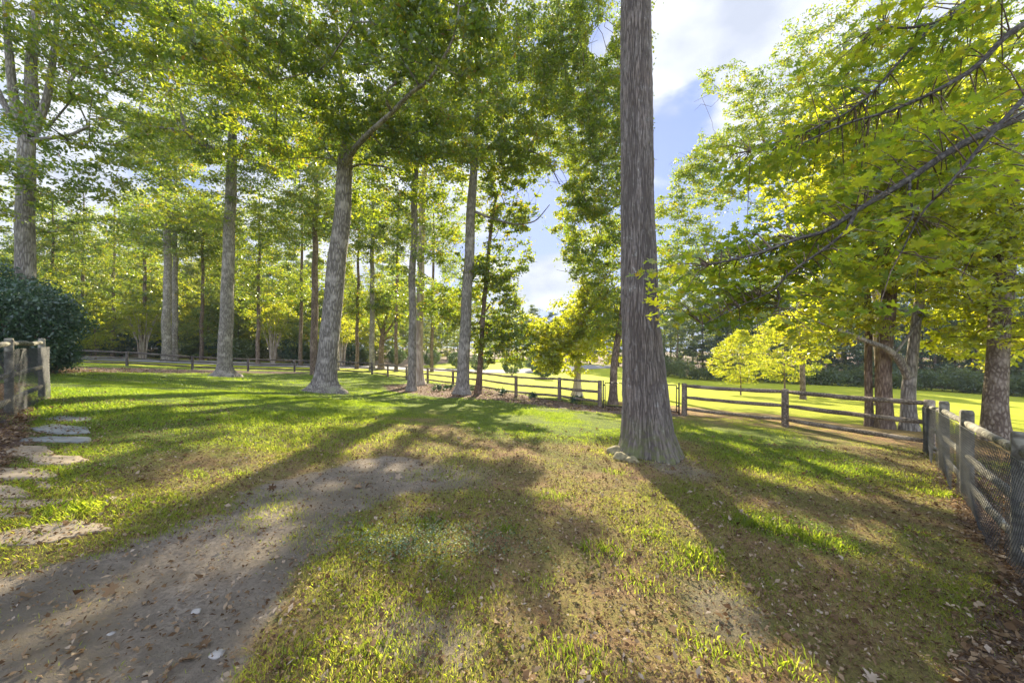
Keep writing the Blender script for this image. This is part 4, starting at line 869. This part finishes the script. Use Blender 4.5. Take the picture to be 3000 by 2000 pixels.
# near left fence with netting
NL = np.array([(-6.2, 4.0), (-7.7, 5.66), (-9.35, 7.35)])
LF = empty('netted_fence', (NL[1][0], NL[1][1], gz1(*NL[1])), 'short wooden fence hung with black netting at the left edge', 'fence'); loc = np.array(LF.location)
for p in NL:
    g = Geo(); z = gz1(*p); box_post(g, p[0], p[1], z-.3, z+1.16, .09, .08, .8); localize(g.build('post', M_WOODG, LF, False), loc)
for i in range(2):
    for l in (1.08, .6, .22):
        g = Geo(); A, B = NL[i], NL[i+1]; rail(g, (*A, gz1(*A)+l), (*B, gz1(*B)+l), .038); localize(g.build('rail', M_WOODG, LF), loc)
    nn = np.array([.7, .7])*.1
    lattice(NL[i]+nn, NL[i+1]+nn, gz1(*NL[i]), gz1(*NL[i+1]), 1.0, .055, .0024, M_NET, LF, 'netting', .01, .02)

# ------------------------------------------------------------------ stones
def slab(name, poly, matl, label, cat, group, th=.016):
    STONES.append(poly); W = np.array([ghit(x, y) for x, y in poly]); c = W.mean(0); e = W-c; n = len(W)
    # refine outline
    R = []; 
    for i in range(n):
        a, b = W[i], W[(i+1) % n]
        for f in (0, .33, .66): R.append(a+(b-a)*f+rng.standard_normal(2)*.012)
    R = np.array(R); n = len(R); z = gz(R[:, 0], R[:, 1]); zc = gz1(*c)
    V = []; 
    for s, h in ((1.02, -.06), (1.0, th*.7), (.96, th)):
        for i in range(n): V.append((c[0]+(R[i][0]-c[0])*s, c[1]+(R[i][1]-c[1])*s, z[i]+h+rng.uniform(-.003, .003)))
    for s in (.6, .3):
        for i in range(n): V.append((c[0]+(R[i][0]-c[0])*s, c[1]+(R[i][1]-c[1])*s, (z[i]*s+zc*(1-s))+th+rng.uniform(-.004, .004)))
    V.append((c[0], c[1], zc+th)); Q = []
    for l in range(4):
        for i in range(n): Q.append((l*n+i, l*n+(i+1) % n, (l+1)*n+(i+1) % n, (l+1)*n+i))
    T = [(4*n+i, 4*n+(i+1) % n, 5*n) for i in range(n)]
    o = new_mesh(name, V, [np.array(Q), np.array(T)], matl, None, False); root = np.array([c[0], c[1], zc]); localize(o, root); o.location = [float(k) for k in root]
    return tag(o, label, cat, group)
G_ = 'stepping stones along the left edge'
for poly, mt, lab in [([(-60,1585),(60,1552),(200,1536),(300,1542),(318,1560),(240,1582),(110,1606),(-60,1612)], M_STONE, 'largest nearest tan stepping stone, cracked, at the lower left'),
        ([(-60,1478),(80,1474),(205,1470),(228,1478),(90,1494),(-60,1498)], M_STONE, 'long thin tan stepping stone, second nearest at the left edge'),
        ([(-60,1510),(60,1510),(95,1518),(60,1528),(-60,1532)], M_STONE, 'small tan stepping stone between the nearest big slab and the long thin one'),
        ([(-60,1432),(40,1432),(85,1448),(100,1462),(-20,1474),(-60,1470)], M_STONE, 'rough squarish tan stepping stone in front of the rounded sunlit one'),
        ([(100,1414),(125,1418),(152,1432),(140,1437),(112,1426)], M_STONE, 'small wedge shaped stone right of the rounded sunlit slab'),
        ([(-60,1382),(60,1376),(130,1382),(166,1398),(120,1410),(-60,1404)], M_STONE, 'rounded sunlit tan stepping stone at the left edge'),
        ([(70,1345),(150,1338),(240,1346),(255,1356),(200,1364),(120,1364)], M_STONE, 'sunlit stepping stone reaching out onto the grass'),
        ([(15,1325),(60,1316),(140,1316),(160,1330),(90,1342),(30,1338)], M_STONE, 'grey tan stepping stone beside the mulch'),
        ([(70,1290),(160,1282),(260,1285),(265,1296),(150,1302),(60,1300)], M_STONE2, 'shaded bluish stepping stone, middle of the dark far three'),
        ([(85,1262),(160,1250),(255,1256),(265,1274),(150,1276)], M_STONE2, 'widest shaded bluish stepping stone farther along the path'),
        ([(110,1232),(180,1222),(270,1226),(262,1236),(160,1242)], M_STONE2, 'farthest pale stepping stone of the path')]:
    slab('stepping_stone', poly, mt, lab, 'stepping stone', G_)
def rock(px, py, r, sq, mt, name, label, cat, group=None, seed=0, sink=.3):
    w2 = ghit(px, py); z = gz1(*w2); V = []; nu, nv = 18, 11
    for i in range(nv):
        ph = math.pi*i/(nv-1)
        for j in range(nu):
            a = 2*math.pi*j/nu; d = Vector((math.sin(ph)*math.cos(a), math.sin(ph)*math.sin(a), math.cos(ph)))
            k = 1+.32*mn.noise(d*1.4+Vector((seed, 0, 0)))+.12*mn.noise(d*4+Vector((seed, 5, 0))); V.append((d.x*r*k, d.y*r*k*.85, d.z*r*k*sq+r*sq*(1-sink*2)*.8))
    Q = [(i*nu+j, (i+1)*nu+j, (i+1)*nu+(j+1) % nu, i*nu+(j+1) % nu) for i in range(nv-1) for j in range(nu)]
    o = new_mesh(name, V, np.array(Q), mt, None, True); o.location = (float(w2[0]), float(w2[1]), z); return tag(o, label, cat, group)
rock(1806, 1330, .19, .55, M_ROCK, 'rock', 'largest mossy rock left of the big trunk base', 'rock', 'rocks at the foot of the big trunk', 1)
rock(1818, 1352, .13, .7, M_ROCK, 'rock', 'middle brownish rock of the three at the big trunk', 'rock', 'rocks at the foot of the big trunk', 4)
rock(1850, 1358, .12, .6, M_ROCK, 'rock', 'small mossy rock closest to the big trunk', 'rock', 'rocks at the foot of the big trunk', 7)
for px, py, r, lab in [(637,1918,.055,'largest pale pebble at the lower middle of the dirt path'),(575,1800,.045,'flat pale pebble in the middle of the dirt path'),(445,1860,.028,'small white pebble, right one of the pair on the dirt path'),
        (428,1850,.022,'tiny white pebble, left one of the pair on the dirt path'),(325,1873,.038,'pale flat pebble below the curled brown leaf'),(25,1968,.035,'whitish pebble at the lower left corner'),(466,1800,.025,'little grey pebble left of the flat pale one'),(445,1885,.02,'tiny pale chip of stone below the pebble pair')]:
    rock(px, py, r*.62, .35, M_PEB, 'pebble', lab, 'pebble', 'pale pebbles on the dirt path', px % 13)

# ------------------------------------------------------------------ grass, litter
def scatter(n, y0, y1, pw=1.0):
    Y = y0+(y1-y0)*rng.random(n)**pw; px = rng.uniform(-80, 3080, n); x = (px-CX)/FPX*Y; return x, Y
def blades(name, n, y0, y1, hmin, hmax, wd, pw, per, spread, dens):
    x, y = scatter(n, y0, y1, pw); z = gz(x, y); d, mu, cl, fi, la = masks(x, y, z)
    b = beyond(x, y); pch = fbm(x, y, .9, 21, 3); keep = rng.random(n) < (dens(la, pch))*(1-d*np.where(pch > .56, .55, .95))*(1-.93*mu)*(b < 1.5)
    px_, py_ = proj(np.stack([x, y, z], 1))
    for q in STONES: keep &= ~((rng.random(n) < .93) & inpoly(px_, py_, q))
    x, y, la, pch = x[keep], y[keep], la[keep], pch[keep]
    x = np.repeat(x, per)+rng.standard_normal(len(x)*per)*spread; y = np.repeat(y, per)+rng.standard_normal(len(y)*per)*spread; m = len(x)
    z = gz(x, y)+((fbm(x, y, 1.1, 5)-.5)*.07+(fbm(x, y, 5, 6)-.5)*.03)*np.clip(1.2-np.hypot(x, y)/45, .1, 1)-.006
    pr = np.repeat(pch, per); h = (hmin+(hmax-hmin)*rng.random(m)**2)*(.55+.9*np.clip((pr-.35)*2.2, 0, 1)); a = rng.random(m)*6.283; le = rng.uniform(.1, .9, m)*h
    P0 = np.stack([x, y, z], 1); T = np.stack([np.cos(a)*le, np.sin(a)*le, h], 1); Wd = np.stack([-np.sin(a), np.cos(a), 0*a], 1)*(wd*(.6+.8*rng.random(m)))[:, None]
    mid = P0+T*np.array([.35, .35, .6])
    V = np.stack([P0-Wd*.5, P0+Wd*.5, mid+Wd*.4, P0+T, mid-Wd*.4], 1).reshape(-1, 3)
    rnd = np.clip(.5*rng.random(m)+.65*(1-np.repeat(np.clip(la*.8+pch*.5, 0, 1), per)), 0, 1)
    k = np.arange(m)*5
    F = np.stack([k, k+1, k+2, k+3, k+4], 1)
    return kind(new_mesh(name, V, F, M_GRASS, None, False, {'rnd': ('FACE', rnd)}), 'stuff')
def dn(la, p): return np.clip(.28+la*.7, 0, 1)*np.clip((p-.30)*3.2, .16, 1)
g1 = blades('grass', 90000, 1.2, 5.5, .010, .046, .0030, .8, 7, .035, dn); tag(g1, 'short patchy grass growing on the near lawn', 'grass')
g2 = blades('grass', 80000, 5.5, 13, .015, .06, .0065, .9, 6, .06, dn); tag(g2, 'patchy grass on the middle of the lawn around the big trunk', 'grass')
g3 = blades('grass', 60000, 13, 36, .03, .08, .018, .9, 4, .08, dn); tag(g3, 'thick shaded and sunlit grass at the far end of the lawn', 'grass')
# taller tufts
def tufts():
    Vs = []; R = []
    T = [(2180,1540,1.0),(2220,1560,.8),(2280,1560,1),(2350,1580,1),(2420,1600,.9),(1990,1660,1.2),(2040,1640,1.1),(1870,1720,1),(1370,1760,.9),(1240,1540,.7),(1480,1560,.7),(2740,1450,.8),(2770,1460,.7),(520,1270,.5),(540,1265,.5),
         (560,1395,.6),(700,1390,.5),(200,1510,.9),(240,1500,.9),(1800,1385,.6),(2480,1440,.6),(2530,1445,.5),(1760,1620,1),(2220,1360,.5),(2300,1950,1.2),(2090,1930,1.1),(1100,1780,.9),(1620,1460,.7),(1900,1580,.8),(2700,1570,.7),(1060,1560,.7),(1300,1530,.7),
         (380,1485,.7),(480,1470,.6),(1720,1950,1.1),(1650,1900,.9),(900,1900,.8),(1150,1900,.8),(1570,1700,.7)]
    for px, py, s in T:
        c = ghit(px, py)
        for k in range(110):
            x, y = c+rng.standard_normal(2)*np.array([.11, .08]); z = gz1(x, y)-.01; h = rng.uniform(.04, .11)*s*(.6 if py > 1640 else 1); a = rng.random()*6.28; le = rng.uniform(.1, .7)*h; w2 = .004
            p = np.array([x, y, z]); t = np.array([math.cos(a)*le, math.sin(a)*le, h]); wv = np.array([-math.sin(a), math.cos(a), 0])*w2; md = p+t*np.array([.3, .3, .62])
            Vs += [p-wv*.5, p+wv*.5, md+wv*.45, p+t, md-wv*.45]; R.append(rng.uniform(.2, .6))
    V = np.array(Vs); k = np.arange(len(R))*5
    o = kind(new_mesh('grass', V, np.stack([k, k+1, k+2, k+3, k+4], 1), M_GRASS, None, False, {'rnd': ('FACE', R)}), 'stuff'); tag(o, 'taller bright tufts of grass dotted over the near lawn', 'grass')
tufts()
def litter(name, n, y0, y1, size, label, wfun, pw=.9, flat=.02, matl=None, lob=False):
    x, y = scatter(n, y0, y1, pw); z = gz(x, y); M = masks(x, y, z); px, py = proj(np.stack([x, y, z], 1)); keep = rng.random(n) < wfun(M, px, py, x, y); x, y = x[keep], y[keep]; m = len(x)
    z = gz(x, y)+((fbm(x, y, 1.1, 5)-.5)*.07+(fbm(x, y, 5, 6)-.5)*.03)*np.clip(1.2-np.hypot(x, y)/45, .1, 1)+.006+rng.random(m)*flat
    pos = np.stack([x, y, z], 1); nrm = rng.standard_normal((m, 3))*.6; nrm[:, 2] = 1; nrm /= np.linalg.norm(nrm, axis=1)[:, None]
    t = np.cross(nrm, rng.standard_normal((m, 3))); t /= np.linalg.norm(t, axis=1)[:, None]; b = np.cross(nrm, t); s = size*rng.uniform(.35, 1.6, m)
    rnd = rng.random(m)**1.5
    a = (pos, nrm, t, b, s, rnd, rng.uniform(.22, .75, m)[:, None])
    o = (leaves_lobed if lob else leaves_simple)(name, a, matl or M_LITTER, None); kind(o, 'stuff'); return tag(o, label, 'leaf litter')
litter('leaf_litter', 130000, 1.2, 8, .024, 'small dry leaf fragments strewn over the near ground', lambda M, px, py, x, y: .65*(1-.55*M[0])+.3*M[1]+.15*(1-M[0])*(fbm(x, y, 1.2, 31) > .5), .8)
litter('leaf_litter', 9000, 1.2, 9, .05, 'larger dry brown and grey leaves scattered on the near ground', lambda M, px, py, x, y: .22+.78*M[1]+.2*(px > 1200), .8, .03)
litter('leaf_litter', 60000, 1.5, 12, .05, 'dense dead leaf mulch along both netted fences', lambda M, px, py, x, y: M[1], .8, .04)
litter('leaf_litter', 380, 1.5, 9, .065, 'lobed fallen oak leaves lying on the near ground', lambda M, px, py, x, y: .6+0*x, .8, .02, lob=True)
litter('leaf_litter', 30000, 14, 30, .09, 'wood chip mulch and leaves in the bed along the rail fence', lambda M, px, py, x, y: M[1], 1, .04)
# pale creeping ground cover glinting in the lawn
def cover():
    n = 2600; px = 1250+rng.standard_normal(n)*140; py = 1590+rng.standard_normal(n)*34
    Y = np.array([ghit(a, b) for a, b in zip(px[:400], py[:400])]); Y = np.repeat(Y, 6, 0)+rng.standard_normal((2400, 2))*.05
    m = len(Y); z = gz(Y[:, 0], Y[:, 1])+.02+rng.random(m)*.03; pos = np.stack([Y[:, 0], Y[:, 1], z], 1)
    nrm = rng.standard_normal((m, 3))*.35; nrm[:, 2] = 1; nrm /= np.linalg.norm(nrm, axis=1)[:, None]; t = np.cross(nrm, rng.standard_normal((m, 3))); t /= np.linalg.norm(t, axis=1)[:, None]; b = np.cross(nrm, t)
    mm = leaf_mat('glossy_ground_cover', [(0, (.06, .11, .04)), (1, (.22, .26, .16))], [(0, (.1, .2, .05)), (1, (.3, .4, .1))], .3, .02)
    o = leaves_simple('ground_cover', (pos, nrm, t, b, np.full(m, .020), rng.random(m), .7), mm, None); kind(o, 'stuff'); tag(o, 'low glossy ground cover glinting in the sunlit centre of the lawn', 'ground cover')
cover()
def haze():
    V = [(x, y, z) for x in (-260, 260) for y in (-70, 330) for z in (-13, 46)]
    F = [(0,1,3,2),(4,6,7,5),(0,4,5,1),(2,3,7,6),(0,2,6,4),(1,5,7,3)]
    m, N, L = mat('haze'); v = N.new('ShaderNodeVolumePrincipled'); v.inputs['Density'].default_value = .0004; v.inputs['Color'].default_value = (.80, .88, 1, 1)
    o = N.new('ShaderNodeOutputMaterial'); L.new(v.outputs[0], o.inputs['Volume'])
    h = kind(new_mesh('haze', V, np.array(F), m), 'stuff'); tag(h, 'thin bluish morning haze hanging over the yard and woods', 'haze')
haze()
print('verts', sum(len(m.vertices) for m in bpy.data.meshes), 'objs', len(bpy.data.objects))
